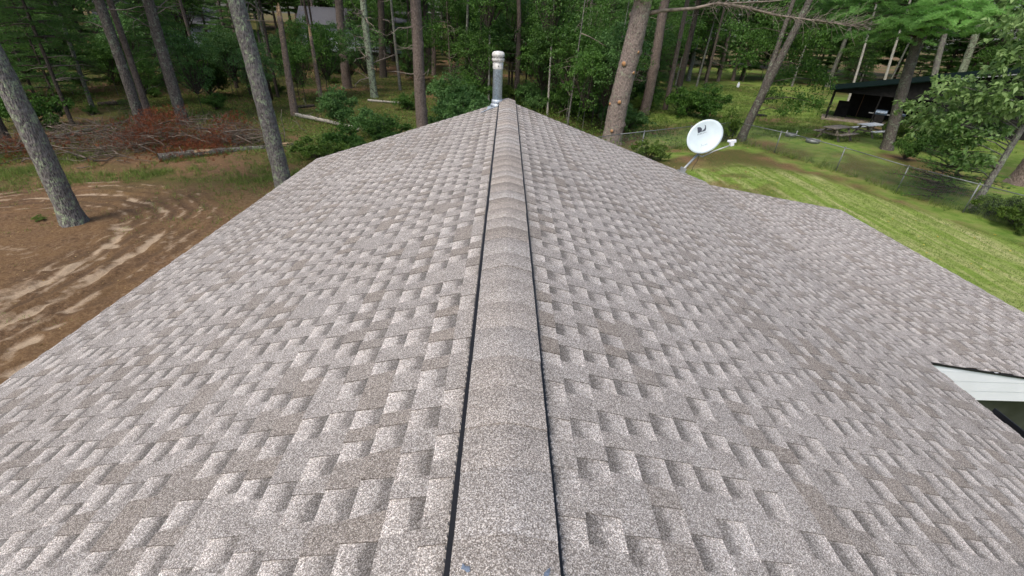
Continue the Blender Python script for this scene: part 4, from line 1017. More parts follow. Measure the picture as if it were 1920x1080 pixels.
pa = [proto('pine_tree', (18, .17, .07, .5, .3), 'high', 'needle', 'tall bare lower trunk of a pine standing deep in the shaded woods', 'pines deep in the woods', 'bark_pine', (9, 1.5, 8)),
      proto('pine_tree', (19, .14, .06, -.4, .5), 'high2', 'needle', 'tall bare lower trunk of a pine standing deep in the shaded woods', 'pines deep in the woods', 'bark_dark', (9, 1.5, 8)),
      proto('pine_tree', (17, .12, .05, .2, -.6), 'high', 'needle', 'tall bare lower trunk of a pine standing deep in the shaded woods', 'pines deep in the woods', 'bark_grey', (7, 1.5, 8))]
for x, y in scatter(110, (33, 88), 2.0, (-60, 75), None, .45): put(pa[RF.randint(3)], x, y, .75+.4*RF.rand())
pb = [proto('young_pine', (8, .06, .01, .1, 0), 'young', 'needle', 'young pine with soft green boughs down to the ground among the woods', 'young pines in the woods', 'bark_dark', cat='young pine'),
      proto('young_pine', (10.5, .08, .01, -.1, .1), 'young2', 'needle', 'young pine with soft green boughs down to the ground among the woods', 'young pines in the woods', 'bark_dark', cat='young pine')]
for x, y in [(-26, 28), (-30, 31), (-34, 27), (-22.5, 33), (-31, 36), (-27, 39), (-20, 38), (-37, 33), (-24, 44), (-33, 43)]:
    placed.append((x, y)); put(pb[RF.randint(2)], x, y, .8+.35*RF.rand())
LK = lambda x, y: not (-46 < azr(x, y) < -1 and y < 56 and y-abs(x)*.1 < 52)
for x, y in scatter(46, (34, 85), 2.6, (-58, 72), LK): put(pb[RF.randint(2)], x, y, .7+.5*RF.rand())
pc = [proto('understory_tree', (5.5, .045, .012, .2, 0), 'broad', 'leaf', 'slim leafy understory tree in the shaded woods', 'leafy understory trees', 'bark_dark', cat='small tree'),
      proto('understory_tree', (8, .06, .015, -.2, .2), 'broad2', 'leaf', 'slim leafy understory tree in the shaded woods', 'leafy understory trees', 'bark_dark', cat='small tree')]
for x, y in scatter(13, (33, 50), 2.4, (-6, 17)): put(pc[RF.randint(2)], x, y, .7+.4*RF.rand())
for x, y in [(-14.5, 35), (-15.6, 36.5), (-13.6, 37), (-7.5, 44), (-3.2, 42), (-2.0, 38), (-19.5, 48)]: placed.append((x, y)); put(pc[RF.randint(2)], x, y, .6+.25*RF.rand())
for x, y in scatter(52, (46, 90), 2.6, (-55, 72), LK): put(pc[RF.randint(2)], x, y, .8+.5*RF.rand())
pd_ = [proto('sapling', (4.5, .022, .008, .1, 0), 'broad', 'leaf_blue', 'spindly sapling stem with a few leaves in the thicket behind the roof', 'thin saplings in the thicket', 'bark_dark', cat='sapling'),
       proto('sapling', (5, .026, .008, -.2, .1), 'broad', 'leaf', 'spindly sapling stem with a few leaves in the thicket behind the roof', 'thin saplings in the thicket', 'bark_grey', cat='sapling')]
px_ = [proto('bare_tree', (7.5, .05, .012, .3, .1), None, 'leaf', 'bare twiggy stem in the dim thicket behind the roof ridge', 'bare stems in the thicket', 'bark_grey', (16, .8, 7), cat='bare tree'),
       proto('bare_tree', (8.5, .065, .015, -.3, .2), None, 'leaf', 'bare twiggy stem in the dim thicket behind the roof ridge', 'bare stems in the thicket', 'bark_pine', (16, .8, 7.5), cat='bare tree')]
for x, y in scatter(28, (28.5, 50), .9, (-9, 20)): put(px_[RF.randint(2)], x, y, .8+.5*RF.rand())
for x, y in scatter(24, (28.5, 48), .9, (-4, 17)): put(pd_[RF.randint(2)], x, y, .7+.4*RF.rand())
for x, y in scatter(24, (33, 52), 1.2, (-48, -6)): put(pd_[RF.randint(2)], x, y, .45+.4*RF.rand())
def sproto(kind, mat, label, group):
    return [shrub((0, 0, 0), kind, mat, label, group=group), False]
ps = [sproto('shrub', 'leaf', 'waist high leafy bush on the shaded forest floor', 'bushes on the forest floor'), sproto('shrub2', 'leaf_blue', 'waist high leafy bush on the shaded forest floor', 'bushes on the forest floor'),
      sproto('shrub2', 'herb', 'waist high leafy bush on the shaded forest floor', 'bushes on the forest floor'), sproto('fern', 'needle', 'waist high leafy bush on the shaded forest floor', 'bushes on the forest floor')]
for x, y in scatter(34, (27.5, 44), 1.0, (-8, 17)): put(ps[RF.randint(4)], x, y, .8+.9*RF.rand())
for x, y in scatter(40, (31, 56), 1.6, (-56, -8)): put(ps[RF.randint(4)], x, y, .35+.45*RF.rand())
for x, y in scatter(46, (48, 80), 1.6, (-52, 72)): put(ps[RF.randint(4)], x, y, 1.+1.*RF.rand())
pe = [proto('pine_tree', (16.5, .2, .05, .4, .2), 'full', 'needle', 'full crowned conifer closing off the woods far behind', 'far trees closing off the woods', 'bark_dark'),
      proto('leafy_tree', (11, .2, .06, .3, .1), 'bigbroad', 'leaf', 'tall leafy tree closing off the woods far behind', 'far leafy trees', 'bark_dark')]
for x, y in scatter(60, (66, 92), 3.4, (-60, 76)): put(pe[RF.randint(2)], x, y, .9+.4*RF.rand())
for x, y in scatter(90, (90, 125), 3.6, (-60, 76)): put(pe[RF.randint(2)], x, y, 1.1+.5*RF.rand())
for x, y in scatter(22, (34, 55), 6, (85, 290)):
    o_ = put(pe[RF.randint(2)], x, y, .9+.3*RF.rand()); o_['label'] = 'tall tree standing beyond the near end of the house'; o_['group'] = 'trees round the near end of the house'

# ------------------------------------------------------------------ undergrowth, grass, litter (uncountable)
def stuff(name, VT, nv, mats, label, cat, mb=None):
    o = link(name, mesh_leaves(name, VT, nv, mb), mats); return tag(o, label, cat, kind='stuff')
def field(n, cond, xr, yr, r):
    x = xr[0]+(xr[1]-xr[0])*r.rand(n); y = yr[0]+(yr[1]-yr[0])*r.rand(n); k = cond(x, y) > r.rand(n); return x[k], y[k]
r = np.random.RandomState(300)
def herbs(n, cond, xr, yr, r, hmax=.35, L=.11, per=5, nv=4):
    x, y = field(n, cond, xr, yr, r); z = gz(x, y); m = len(x)
    c = np.repeat(np.stack([x, y, z], -1), per, 0)+r.randn(m*per, 3)*np.array([.12, .12, 0]); c[:, 2] += hmax*r.rand(m*per)**1.3*np.repeat(.4+.9*r.rand(m), per)
    t = np.clip(np.repeat(r.rand(m), per)*.7+.3*r.rand(m*per), 0, 1)
    return leaves(c, r.randn(m*per, 3)+np.array([0, 0, .15]), L*(.5+.9*r.rand(m*per)), L*.5, r, t, .1)
def woods(x, y):
    d = smooth((y-17.5-.25*np.abs(x+6))/3)*smooth((fbm(x, y, 3.0, 71)-.32)*5); return d*np.where(x > 4, .0, 1.)
def thicket(x, y): return smooth((y-24)/3)*smooth((fbm(x, y, 2.5, 81)-.25)*5)*smooth((12-x)/2.5)*smooth((x+7)/3)
stuff('undergrowth', cat_([herbs(9000, woods, (-40, 4), (17, 58), r), herbs(9000, thicket, (-8, 13), (21, 52), r, .7, .13), herbs(3800, lambda x, y: smooth((y-19)/2)*smooth((x+11)/1.5)*smooth((2-x)/2)*smooth((fbm(x, y, 1.5, 85)-.25)*5), (-11, 2), (18, 33), r, .5, .10)]), 4, MT['herb'], 'low green herbs and seedlings covering the forest floor', 'undergrowth')
def grassy(n, cond, xr, yr, r, h=.22, per=9, w=.012):
    x, y = field(n, cond, xr, yr, r); z = gz(x, y); m = len(x)
    c = np.repeat(np.stack([x, y, z], -1), per, 0)+r.randn(m*per, 3)*np.array([.06, .06, 0])
    d = r.randn(m*per, 3)*.45+np.array([0, 0, 1.]); t = np.clip(np.repeat(r.rand(m), per)*.7+.3*r.rand(m*per), 0, 1)
    return blades(c, d, h*(.4+.9*r.rand(m*per)), w, r, t)
FL = np.array(FR)
def along_fence(x, y):
    d = polyd(x, y, FL); return np.exp(-(d/.45)**2)
def edge_grass(x, y):
    return smooth((fbm(x, y, 1.6, 91)-.40)*6)*smooth((1.6-np.abs(y-16.6-1.2*np.sin(x*.4)))/1.2)*smooth((-4-x)/2)
def pile_edge(x, y): return smooth((fbm(x, y, 1.4, 95)-.42)*6)*smooth((y-15.5)/2)*smooth((22-y)/2)*smooth((-3-x)/1)
def meadow(x, y): return smooth((y-29)/2)*smooth((fbm(x, y, 4, 97)-.25)*4)*.8*smooth((x-8)/2)
def lawnf(x, y):
    P = polyd(x, y, FL); return .75*smooth((P-.3)/.8)*inside(x, y, [(4.5, 6), (4.5, 16), (6.2, 19), (9, 21.3), (12, 22.8), (14.2, 22), (16, 19), (17, 16.5), (18.4, 13), (20, 8), (20, 6)])
def yardw(x, y): return .5*smooth((fbm(x, y, 1.1, 98)-.60)*9)
stuff('grass', cat_([grassy(7000, along_fence, (1, 23), (7, 30), r, .38, 10, .016), grassy(5000, edge_grass, (-26, -3), (13, 20), r, .20), grassy(1500, lambda x, y: .9*smooth((y-11.5)/3)*smooth((17.5-y)/2)*smooth((x+13)/3)*smooth((fbm(x, y, .8, 99)-.40)*6), (-13, -4), (11, 18), r, .11, 8, .012), grassy(9000, pile_edge, (-28, -3), (15, 23), r, .26),
     grassy(14000, meadow, (8, 34), (28, 62), r, .18, 8, .03), grassy(42000, lawnf, (4, 21), (6, 24), r, .045, 6, .012), grassy(6000, yardw, (-24, -4.5), (3, 15), r, .07, 7, .01), grassy(8000, woods, (-34, 3), (18, 40), r, .22, 8, .018)]), 3, MT['grass'],
     'tufts of grass along the fence, the lawn and the edge of the dirt yard', 'grass')
MT['litter'] = leaf_mat('fallen_leaf', (.16, .09, .04), (.42, .30, .12), .1); MT['litter_y'] = leaf_mat('yellow_fallen_leaf', (.45, .36, .06), (.65, .55, .12), .1)
def flat_leaves(n, cond, xr, yr, r, L=.07):
    x, y = field(n, cond, xr, yr, r); m = len(x); c = np.stack([x, y, gz(x, y)+.02], -1)
    return leaves(c, r.randn(m, 3)*np.array([1, 1, .12]), L*(.6+.8*r.rand(m)), L*.6, r, r.rand(m), 0)
stuff('fallen_leaves', cat_([flat_leaves(5000, lambda x, y: .5+0*x, (-24, -4), (3, 20), r, .05), flat_leaves(9000, lambda x, y: .6+0*x, (-40, 12), (18, 50), r, .09), flat_leaves(900, along_fence, (1, 23), (7, 30), r, .09)]), 4, MT['litter'], 'brown fallen leaves and chips strewn over the ground', 'leaf litter')
stuff('yellow_leaves', flat_leaves(330, lawnf, (4, 20), (6, 24), r, .075), 4, MT['litter_y'], 'yellow fallen leaves dotted over the mown lawn', 'leaf litter')

# ------------------------------------------------------------------ brush pile and logs
r = np.random.RandomState(410); mb = MB(); tw = []; 
def pz(px, py): p = gpos(px, py); return np.array(p)
cent = [(pz(110, 271), 2.2, .5), (pz(170, 261), 2.0, .7), (pz(230, 271), 2.0, .8), (pz(270, 279), 1.8, .7), (pz(330, 271), 1.8, .9), (pz(400, 271), 1.7, .8), (pz(450, 267), 1.4, .7), (pz(200, 294), 1.5, .4), (pz(20, 289), 1.6, .5), (pz(470, 271), 1.0, .5)]
for k in range(330):
    c0, rd, hh_ = cent[r.randint(len(cent))]; p = c0+r.randn(3)*np.array([rd*.55, rd*.45, 0]); p[2] = c0[2]+hh_*r.rand()**1.4+.03
    a = r.rand()*math.pi+.0; a = a if r.rand() < .4 else (r.randn()*.35); L = .5+2.4*r.rand()**2; d = np.array([math.cos(a), math.sin(a), .25*r.randn()*.6]); 
    pts = [p-d*L/2]
    for j in range(3): pts.append(pts[-1]+unit(d+r.randn(3)*.22)*L/3)
    for q in pts: q[2] = max(q[2], float(gz(q[0], q[1]))+.02)
    rr_ = .008+.022*r.rand()**2+.004*L; mb.tube(pts, [rr_, rr_*.85, rr_*.6, rr_*.3], 5, cap=False)
for k in range(2400):
    c0, rd, hh_ = cent[r.randint(len(cent))]; p = c0+r.randn(3)*np.array([rd*.6, rd*.5, 0]); p[2] = c0[2]+hh_*1.3*r.rand()+.05
    d = unit(r.randn(3)+np.array([0, 0, .25])); L = .25+.5*r.rand(); mb.tube([p, p+d*L*.5+r.randn(3)*.04, p+d*L], [.006, .005, .002], 3, cap=False)
red = [(pz(325, 272), 1.5, 1.7, 800), (pz(300, 256), 1.3, 1.3, 450), (pz(268, 280), 1.5, .9, 380), (pz(440, 258), 1.3, 1.2, 500), (pz(412, 274), 1.2, .8, 300), (pz(25, 290), 2.0, .7, 450), (pz(350, 294), 1.7, .5, 260), (pz(225, 258), 1.3, .8, 260), (pz(380, 285), 1.2, .6, 180), (pz(150, 280), 1.8, .5, 180)]
C = []; D = []; T = []
for c0, rd, hh_, n in red:
    p = c0+r.randn(n, 3)*np.array([rd*.55, rd*.45, 0]); p[:, 2] = c0[2]+.05+hh_*r.rand(n)*np.exp(-(((p[:, 0]-c0[0])/rd)**2)); C.append(p); D.append(r.randn(n, 3)+np.array([0, 0, .5])); T.append(.2+.7*r.rand(n))
VT = tufts(np.concatenate(C), np.concatenate(D), r, 11, .19, .012, tint=np.concatenate(T))
stuff('brush_pile', VT, 3, [MT['red_needle'], MT['pile']], 'tangled pile of cut branches and rust red dead pine needles behind the dirt yard', 'brush pile', mb)
def log(p0, p1, r0, r1, label, bark='bark_grey', broken=None, seed=0, stubs=3, name='fallen_log', sag=0.):
    P0 = pz(*p0); P1 = pz(*p1); P0[2] += r0*.8; P1[2] += r1*.8
    root = empty(name, P0, 0, label, 'log'); mb, c, fr, rad = trunk_mesh(seed, (0, 0, 0), P1-P0, r0, r1, 30, 14, .05, 0, 3, .09); mb.build('trunk', MT[bark], root)
    rr_ = np.random.RandomState(seed)
    for k in range(stubs):
        i = rr_.randint(3, len(c)-3); d = unit(rr_.randn(3)+np.array([0, 0, 1.2])); m2 = MB(); L = .2+.5*rr_.rand(); m2.tube([c[i], c[i]+d*L*.6, c[i]+unit(d+rr_.randn(3)*.3)*L], [.03, .022, .008], 6); m2.build('branch_stub', MT['twig'], root)
    if broken:
        for (u0, u1) in broken:
            i0, i1 = int(u0*len(c)), min(int(u1*len(c)), len(c)-1); m2 = MB()
            for k in range(6):
                a = rr_.rand()*1.2; off = np.array([0, -math.cos(a), math.sin(a)])*float(rad(0))*.86; q0 = c[i0+rr_.randint(0, 2)]+off; q1 = c[i1-rr_.randint(0, 2)]+off
                m2.tube([q0, (q0+q1)/2+rr_.randn(3)*.02, q1], [.02, .055, .012], 6, sm=False)
            m2.build('torn_wood', MT['deadwood'], root)
    return root
log((300, 303), (548, 272), .19, .13, 'big pale barked log with torn yellow wood lying in front of the brush pile', 'bark_mid', [(.26, .46), (.88, 1.)], 5, 4)
log((556, 218), (672, 246), .12, .09, 'pale smooth fallen log left of the low bushes behind the roof', 'birch', None, 6, 2)
log((365, 152), (458, 140), .12, .08, 'dark fallen log far back in the woods above the red brush', 'bark_dark', None, 7, 2)
log((100, 262), (245, 228), .10, .04, 'long thin grey pole lying across the top of the brush pile', 'bark_grey', None, 8, 3)
log((185, 199), (232, 196), .13, .12, 'short blackened log piece on the forest floor left of the brush', 'bark_dark', None, 9, 1)
log((690, 190), (770, 196), .09, .06, 'thin pale log on the ground right of the lichen covered tree', 'birch', None, 10, 1)
log((556, 203), (590, 200), .10, .09, 'short dark log lying between the two broken snags', 'bark_dark', None, 11, 1)
log((40, 192), (70, 194), .11, .10, 'short dark log on the forest floor at the far left', 'bark_dark', None, 12, 1)
for k, (a, b_, c_) in enumerate([((528, 205), (532, 268), 'upright bare crooked stick left of the pale smooth log'), ((548, 225), (575, 245), 'thin bare stick leaning over the pale smooth log'), ((265, 240), (290, 262), 'pale curved stick standing up from the brush pile'), ((785, 190), (800, 225), 'bent pale dead stem beside the stout grey trunk')]):
    P = pz(*b_); q = lean_dir(P, *a)-P; m2 = MB(); rr_ = np.random.RandomState(k+70); m2.tube([(0, 0, -.05), q*.35+rr_.randn(3)*.08, q*.7+rr_.randn(3)*.08, q], [.022, .018, .013, .005], 6)
    for j in range(3): t_ = .3+.2*j; m2.tube([q*t_+np.array([0, 0, 0]), q*t_+rr_.randn(3)*.25+np.array([0, 0, .25])], [.010, .003], 5)
    o = m2.build('bare_stick', MT['twig']); o.location = P; tag(o, c_, 'stick')

# ------------------------------------------------------------------ chain link fence
fence = empty('chain_link_fence', (FR[3][0], FR[3][1], 0), 0, 'grey chain link fence running round the back lawn behind the satellite dish', 'fence'); FB = Vector((FR[3][0], FR[3][1], 0)); FH = 1.17
m1 = MB()
for a, b_ in zip(FR[:-1], FR[1:]):
    a3 = Vector((a[0], a[1], float(gz(*a))+FH))-FB; b3 = Vector((b_[0], b_[1], float(gz(*b_))+FH))-FB; m1.tube([a3, b3], .019, 8)
m1.build('top_rail', MT['fence'], fence)
pts_ = []
def fpost(x, y, rr_=.026, hh_=FH+.03):
    m2 = MB(); z = float(gz(x, y)); p = Vector((x, y, z))-FB; m2.tube([p-Vector((0, 0, .1)), p+Vector((0, 0, hh_))], rr_, 10)
    m2.lathe([(rr_*1.25, hh_-.02), (rr_*1.25, hh_+.01), (rr_*.5, hh_+.035)], p, 10); m2.build('post', MT['fence'], fence)
def at_rail(px, py): P = at(px, py, FH); return P[0], P[1]
segs = [(Vector(a), Vector(b_)) for a, b_ in zip(FR[:-1], FR[1:])]
for px, py in [(1213, 247), (1300, 236), (1468, 246), (1585, 277), (1701, 310), (1834, 344)]:
    x, y = at_rail(px, py); best = None
    for a, b_ in segs:
        t_ = max(0, min(1, (Vector((x, y))-a).dot(b_-a)/(b_-a).length_squared)); q = a+(b_-a)*t_; d = (q-Vector((x, y))).length
        if best is None or d < best[0]: best = (d, q)
    fpost(best[1].x, best[1].y)
fpost(*FC, .035); fpost(3.0, 21.46); fpost(21.2, 10.6); fpost(22.2, 8.0, .035)
m2 = MB(); tv = []
for a, b_ in segs:
    L = (b_-a).length; d = (b_-a)/L; n = int(L/.075); h0 = float(gz(a.x, a.y)); h1 = float(gz(b_.x, b_.y)); nv_ = Vector((-d.y, d.x, 0))*.0022
    for k in range(-15, n):
        for sg in (1, -1):
            # diamond wires at 45 degrees clipped to the panel
            s0, s1 = k*.075, k*.075+FH-.04
            z0, z1 = (.03, FH-.01) if sg > 0 else (FH-.01, .03)
            ta = max(0, (0-s0)/(s1-s0)); tb = min(1, (L-s0)/(s1-s0))
            if tb <= ta: continue
            A = (s0+(s1-s0)*ta, z0+(z1-z0)*ta); B_ = (s0+(s1-s0)*tb, z0+(z1-z0)*tb)
            PA = Vector((a.x+d.x*A[0], a.y+d.y*A[0], A[1]+h0+(h1-h0)*A[0]/L))-FB; PB = Vector((a.x+d.x*B_[0], a.y+d.y*B_[0], B_[1]+h0+(h1-h0)*B_[0]/L))-FB
            up = Vector((0, 0, .0022)); o3 = nv_*sg*.8
            for q1, q2 in ((up, -up), (nv_, -nv_)): tv += [PA+q1+o3, PB+q1+o3, PB+q2+o3, PA+q2+o3]
link('wire_mesh', poly_mesh('wire_mesh', np.array([tuple(v) for v in tv]), 4), MT['fence'], fence)

# ------------------------------------------------------------------ black open shed with green roof
SA = gpos(1547, 223); ang = math.radians(-33)
ux = Vector((math.cos(ang), math.sin(ang), 0)); uy = Vector((-math.sin(ang), math.cos(ang), 0))
shed = empty('shed', SA, ang, 'open fronted black shed with a green roof beyond the lawn', 'shed')
def sb(name, boxes, mat, parent=None):
    m = MB()
    for c_, d_ in boxes: m.box(c_, d_)
    return m.build(name, MT[mat], parent or shed)
def slabpoly(name, P4, th, mat):
    m = MB(); P = [Vector(p) for p in P4]; m.add([tuple(p) for p in P]+[tuple(p-Vector((0, 0, th))) for p in P], [(0, 1, 2, 3), (7, 6, 5, 4), (0, 4, 5, 1), (1, 5, 6, 2), (2, 6, 7, 3), (3, 7, 4, 0)]); return m.build(name, MT[mat], shed)
RS_ = .20
def rz_(x): return 2.36+RS_*x
sb('post', [((0, 0, 1.13), (.11, .11, 2.26))], 'shedblack'); sb('post', [((3.1, 0, 1.1), (.09, .09, 2.2))], 'shedblack'); sb('post', [((0, 3.0, 1.13), (.11, .11, 2.26))], 'shedblack')
slabpoly('roof', [(-.45, -.5, rz_(-.45)), (6.6, -.5, rz_(6.6)), (6.6, 4.6, rz_(6.6)), (-.45, 4.6, rz_(-.45))], .07, 'shedroof')
slabpoly('roof', [(6.6, .9, rz_(6.6)-.05), (12.2, .9, rz_(11.8)-.05), (12.2, 6.6, rz_(11.8)-.05), (6.6, 6.6, rz_(6.6)-.05)], .09, 'shedroof')
slabpoly('roof', [(12.2, .9, rz_(11.8)-.05), (17.5, .9, rz_(6.6)-.05), (17.5, 6.6, rz_(6.6)-.05), (12.2, 6.6, rz_(11.8)-.05)], .09, 'shedroof')
m = MB()
for y0_ in (0.,):
    V = [(.05, y0_-.03, 2.1), (6.5, y0_-.03, 2.1), (6.5, y0_-.03, rz_(6.5)-.08), (.05, y0_-.03, rz_(.05)-.08)]; m.add(V+[(a, b_+.05, c_) for a, b_, c_ in V], [(0, 1, 2, 3), (7, 6, 5, 4), (0, 4, 5, 1), (2, 6, 7, 3)])
m.build('gable_boards', MT['shedblack'], shed)
m = MB(); V = [(1.3, 3.2, 0), (6.6, 3.2, 0), (6.6, 3.2, rz_(6.5)-.1), (1.3, 3.2, rz_(1.3)-.1)]; m.add(V+[(a, b_+.06, c_) for a, b_, c_ in V], [(0, 1, 2, 3), (7, 6, 5, 4), (0, 4, 5, 1), (2, 6, 7, 3), (1, 5, 6, 2), (0, 3, 7, 4)]); m.build('wall', MT['shedblack'], shed)
sb('wall', [((6.55, 1.5, 1.75), (.06, 3.3, 3.4))], 'shedblack'); sb('wall', [((1.0, 2.2, .65), (.9, .5, 1.3))], 'shedblack')
m = MB(); V = [(6.6, 1.4, 0), (12.2, 1.4, 0), (17.4, 1.4, 0), (17.4, 1.4, rz_(6.6)-.16), (12.2, 1.4, rz_(11.8)-.16), (6.6, 1.4, rz_(6.6)-.16)]; m.add(V+[(a, 6.2, c_) for a, b_, c_ in V], [(0, 1, 2, 3, 4, 5), (11, 10, 9, 8, 7, 6), (0, 5, 11, 6), (3, 2, 8, 9)]); m.build('wall', MT['shedblack'], shed)
m = MB(); m.add([(6.7, .86, rz_(6.6)-.16), (12.2, .86, rz_(11.8)-.16), (12.2, .86, rz_(11.8)-.09), (6.7, .86, rz_(6.6)-.09), (6.7, .9, rz_(6.6)-.16), (12.2, .9, rz_(11.8)-.16), (12.2, .9, rz_(11.8)-.09), (6.7, .9, rz_(6.6)-.09)], [(0, 1, 2, 3), (7, 6, 5, 4), (0, 4, 5, 1), (2, 6, 7, 3)]); m.build('roof_trim', MT['steel'], shed)
sb('stud', [((2.2, 3.12, 1.3), (.06, .06, 2.4)), ], 'brown'); sb('stud', [((3.4, 3.12, 1.3), (.06, .06, 2.5))], 'brown'); sb('stud', [((4.7, 3.12, 1.3), (.06, .06, 2.6))], 'brown')
sb('slab', [((3.0, 1.0, .03), (6.6, 2.9, .10))], 'slab')
# tarp draped over the peak
N = 26; r = np.random.RandomState(5); V = []; Fs = []
for i in range(N+1):
    for j in range(13):
        u, v = i/N, j/12; x = 10.9+u*5.2; roofz = (rz_(11.8)-.05)-(abs(x-12.2))*RS_*1.02; y = -.2+v*3.4
        z = roofz+.06+.05*math.sin(i*1.7+j)+.04*math.sin(j*2.3) if y > .85 else roofz-.05-(0.85-y)*(.9+.5*math.sin(i*.9)); y2 = y if y > .85 else .85-(0.85-y)*.35-.08*math.sin(i*1.3)**2
        V.append((x+.1*math.sin(j*1.4), y2, z+.05*r.randn()))
for i in range(N):
    for j in range(12): Fs.append((i*13+j, (i+1)*13+j, (i+1)*13+j+1, i*13+j+1))
m = MB(); m.add(V, Fs, 0, True); tp_ = m.build('tarp', MT['tarp']); so_ = tp_.modifiers.new('s', 'SOLIDIFY'); so_.thickness = .01; tp_.location = SA; tp_.rotation_euler = (0, 0, ang); tag(tp_, 'blue green tarp draped over the peak of the black shed behind the oak leaves', 'tarp')
def S2(x, y, z=0): return Vector(SA)+ux*x+uy*y+Vector((0, 0, z))
# grill in the shed
gr = empty('barbecue_grill', S2(3.55, .15, .085), ang-.15, 'blue grey lidded barbecue grill under the shed roof', 'grill')
m = MB(); m.box((0, 0, .38), (.62, .5, .60)); m.build('cabinet', MT['char'], gr, bevel=.01)
m = MB(); pr = [(-.26, .70), (-.27, .84), (-.20, .98), (-.05, 1.05), (.12, 1.03), (.24, .93), (.27, .70)]; V = [(x, y, z) for x in (-.38, .38) for y, z in pr]; n = len(pr); m.add(V, [(i, i+1, n+i+1, n+i) for i in range(n-1)]+[tuple(range(n))[::-1], tuple(range(n, 2*n)), (0, n, 2*n-1, n-1)]); m.build('lid', MT['grill'], gr, bevel=.015)
m = MB(); m.tube([(-.24, -.31, .84), (.24, -.31, .84)], .014, 8); m.box((-.22, -.29, .84), (.02, .05, .02)); m.box((.22, -.29, .84), (.02, .05, .02)); m.build('handle', MT['steel'], gr)
for s_ in (-1, 1): m = MB(); m.box((s_*.60, 0, .74), (.40, .46, .03)); m.build('side_shelf', MT['steel'], gr, bevel=.004)
for x_, y_ in ((-.27, -.2), (.27, -.2), (-.27, .2), (.27, .2)):
    m = MB(); m.lathe([(.045, -.018), (.05, 0), (.045, .018)], (x_, y_, .045), 12, axis=Matrix.Rotation(math.pi/2, 3, 'X')); m.build('wheel', MT['char'], gr)
sp = empty('spare_grill', S2(4.75, -.1, .085), ang+.3, 'dark blue covered grill beside the blue grey one under the shed roof', 'grill')
m = MB(); m.box((0, 0, .4), (.5, .45, .72)); m.build('cabinet', MT['char'], sp, bevel=.02); m = MB(); m.box((0, 0, .86), (.56, .5, .18)); m.build('lid', MT['grill'], sp, bevel=.05)
m = MB(); m.box((.0, -.3, .95), (.3, .02, .02)); m.build('handle', MT['steel'], sp)

# picnic tables
def picnic(loc, rz, top, label):
    t = empty('picnic_table', loc, rz, label, 'picnic table')
    m = MB()
    for k in range(5): m.box((0, (k-2)*.152, .74), (1.85, .14, .04))
    m.build('table_top', MT[top], t)
    for s_ in (-1, 1):
        m = MB()
        for k in range(2): m.box((0, s_*(.62+k*.15), .44), (1.85, .135, .04))
        m.build('bench_seat', MT[top], t)
    for x_ in (-.62, .62):
        m = MB(); m.box((x_, 0, .395), (.045, 1.56, .10)); m.box((x_, 0, .69), (.045, .70, .07)); m.build('cross_beam', MT['tabledark'], t)
        for s_ in (-1, 1):
            m = MB(); m.box((x_+.046, s_*.44, .36), (.045, .10, .82), tilt=Matrix.Rotation(s_*.50, 3, 'X')); m.build('leg', MT['tabledark'], t)
    t.scale = (1.12, 1.12, 1.05)
    for x_ in (-.3, .3): m = MB(); m.box((x_, 0, .55), (.62, .05, .05), tilt=Matrix.Rotation(math.copysign(.55, x_)*-1, 3, 'Y')); m.build('brace', MT['tabledark'], t)
    return t
PA_ = gpos(1562, 261); picnic(PA_, math.radians(28), 'tabledark', 'dark weathered picnic table nearer the fence, left of the pale one')
PB_ = gpos(1626, 255); picnic(PB_, math.radians(25), 'tablelight', 'pale grey picnic table in front of the grill, right of the dark one')
# fire rings and charred pieces
def ring(loc, R, h, label, handle=False):
    o = empty('fire_ring', loc, 0, label, 'fire ring'); m = MB(); m.lathe([(R, 0), (R*1.03, h), (R*.96, h), (R*.93, .02), (.01, .02)], (0, 0, 0), 24); m.build('ring', MT['fence'], o)
    m = MB(); m.lathe([(R*.9, .03), (R*.5, .06), (.01, .05)], (0, 0, 0), 14); m.build('ash', MT['char'], o)
    if handle:
        for s_ in (-1, 1): m = MB(); m.box((s_*R, .0, h+.09), (.05, .04, .2)); m.build('handle', MT['tablelight'], o)
    return o
ring(gpos(1482, 256), .34, .20, 'round metal fire ring with two upright handles just beyond the fence', True); ring(gpos(1523, 267), .40, .18, 'low pale metal ring on the grass in front of the dark picnic table')
o = empty('burnt_log_stack', gpos(1424, 218), .2, 'flat stack of blackened logs on the grass behind the forked tree', 'log pile')
for k in range(4): m = MB(); m.tube([(-.55, -.2+k*.14, .07+.02*(k % 2)), (0, -.2+k*.14, .09), (.55, -.18+k*.13, .07)], [.065, .07, .06], 8, noise=.2); m.build('log', MT['char'], o)
# wire hoops and rusty sheet in front of the shed wall
P = gpos(1722, 262); m = MB()
for k in range(5):
    a0 = k*.5; m.tube([(.42*math.cos(t_*.42+a0)*(1-.05*k), .12*k*.3+.1*math.sin(t_*.8), .40+.36*math.sin(t_*.42+a0)) for t_ in range(16)], .012, 6)
o = m.build('hose_coil', MT['tarp']); o.location = P; o.rotation_euler = (0, 0, ang); tag(o, 'loose coil of pale green hose on the grass by the shed wall', 'hose')
P = gpos(1748, 256); m = MB(); m.box((0, 0, .55), (1.1, .55, 1.1)); m.box((0, 0, 1.12), (1.2, .62, .05)); o = m.build('rusty_bin', MT['rust'], bevel=.02); o.location = P; o.rotation_euler = (0, 0, ang); tag(o, 'rust brown box shape half hidden by oak leaves at the shed wall', 'bin')
P = gpos(1684, 278); q = lean_dir(P, 1696, 250)-P; m = MB(); m.tube([(0, 0, -.1), q], [.018, .015], 8); m.lathe([(.03, 0), (.034, .03), (.02, .05)], q, 8); o = m.build('stake', MT['char']); o.location = P; tag(o, 'thin dark stake in the grass right of the pine in front of the shed', 'stake')
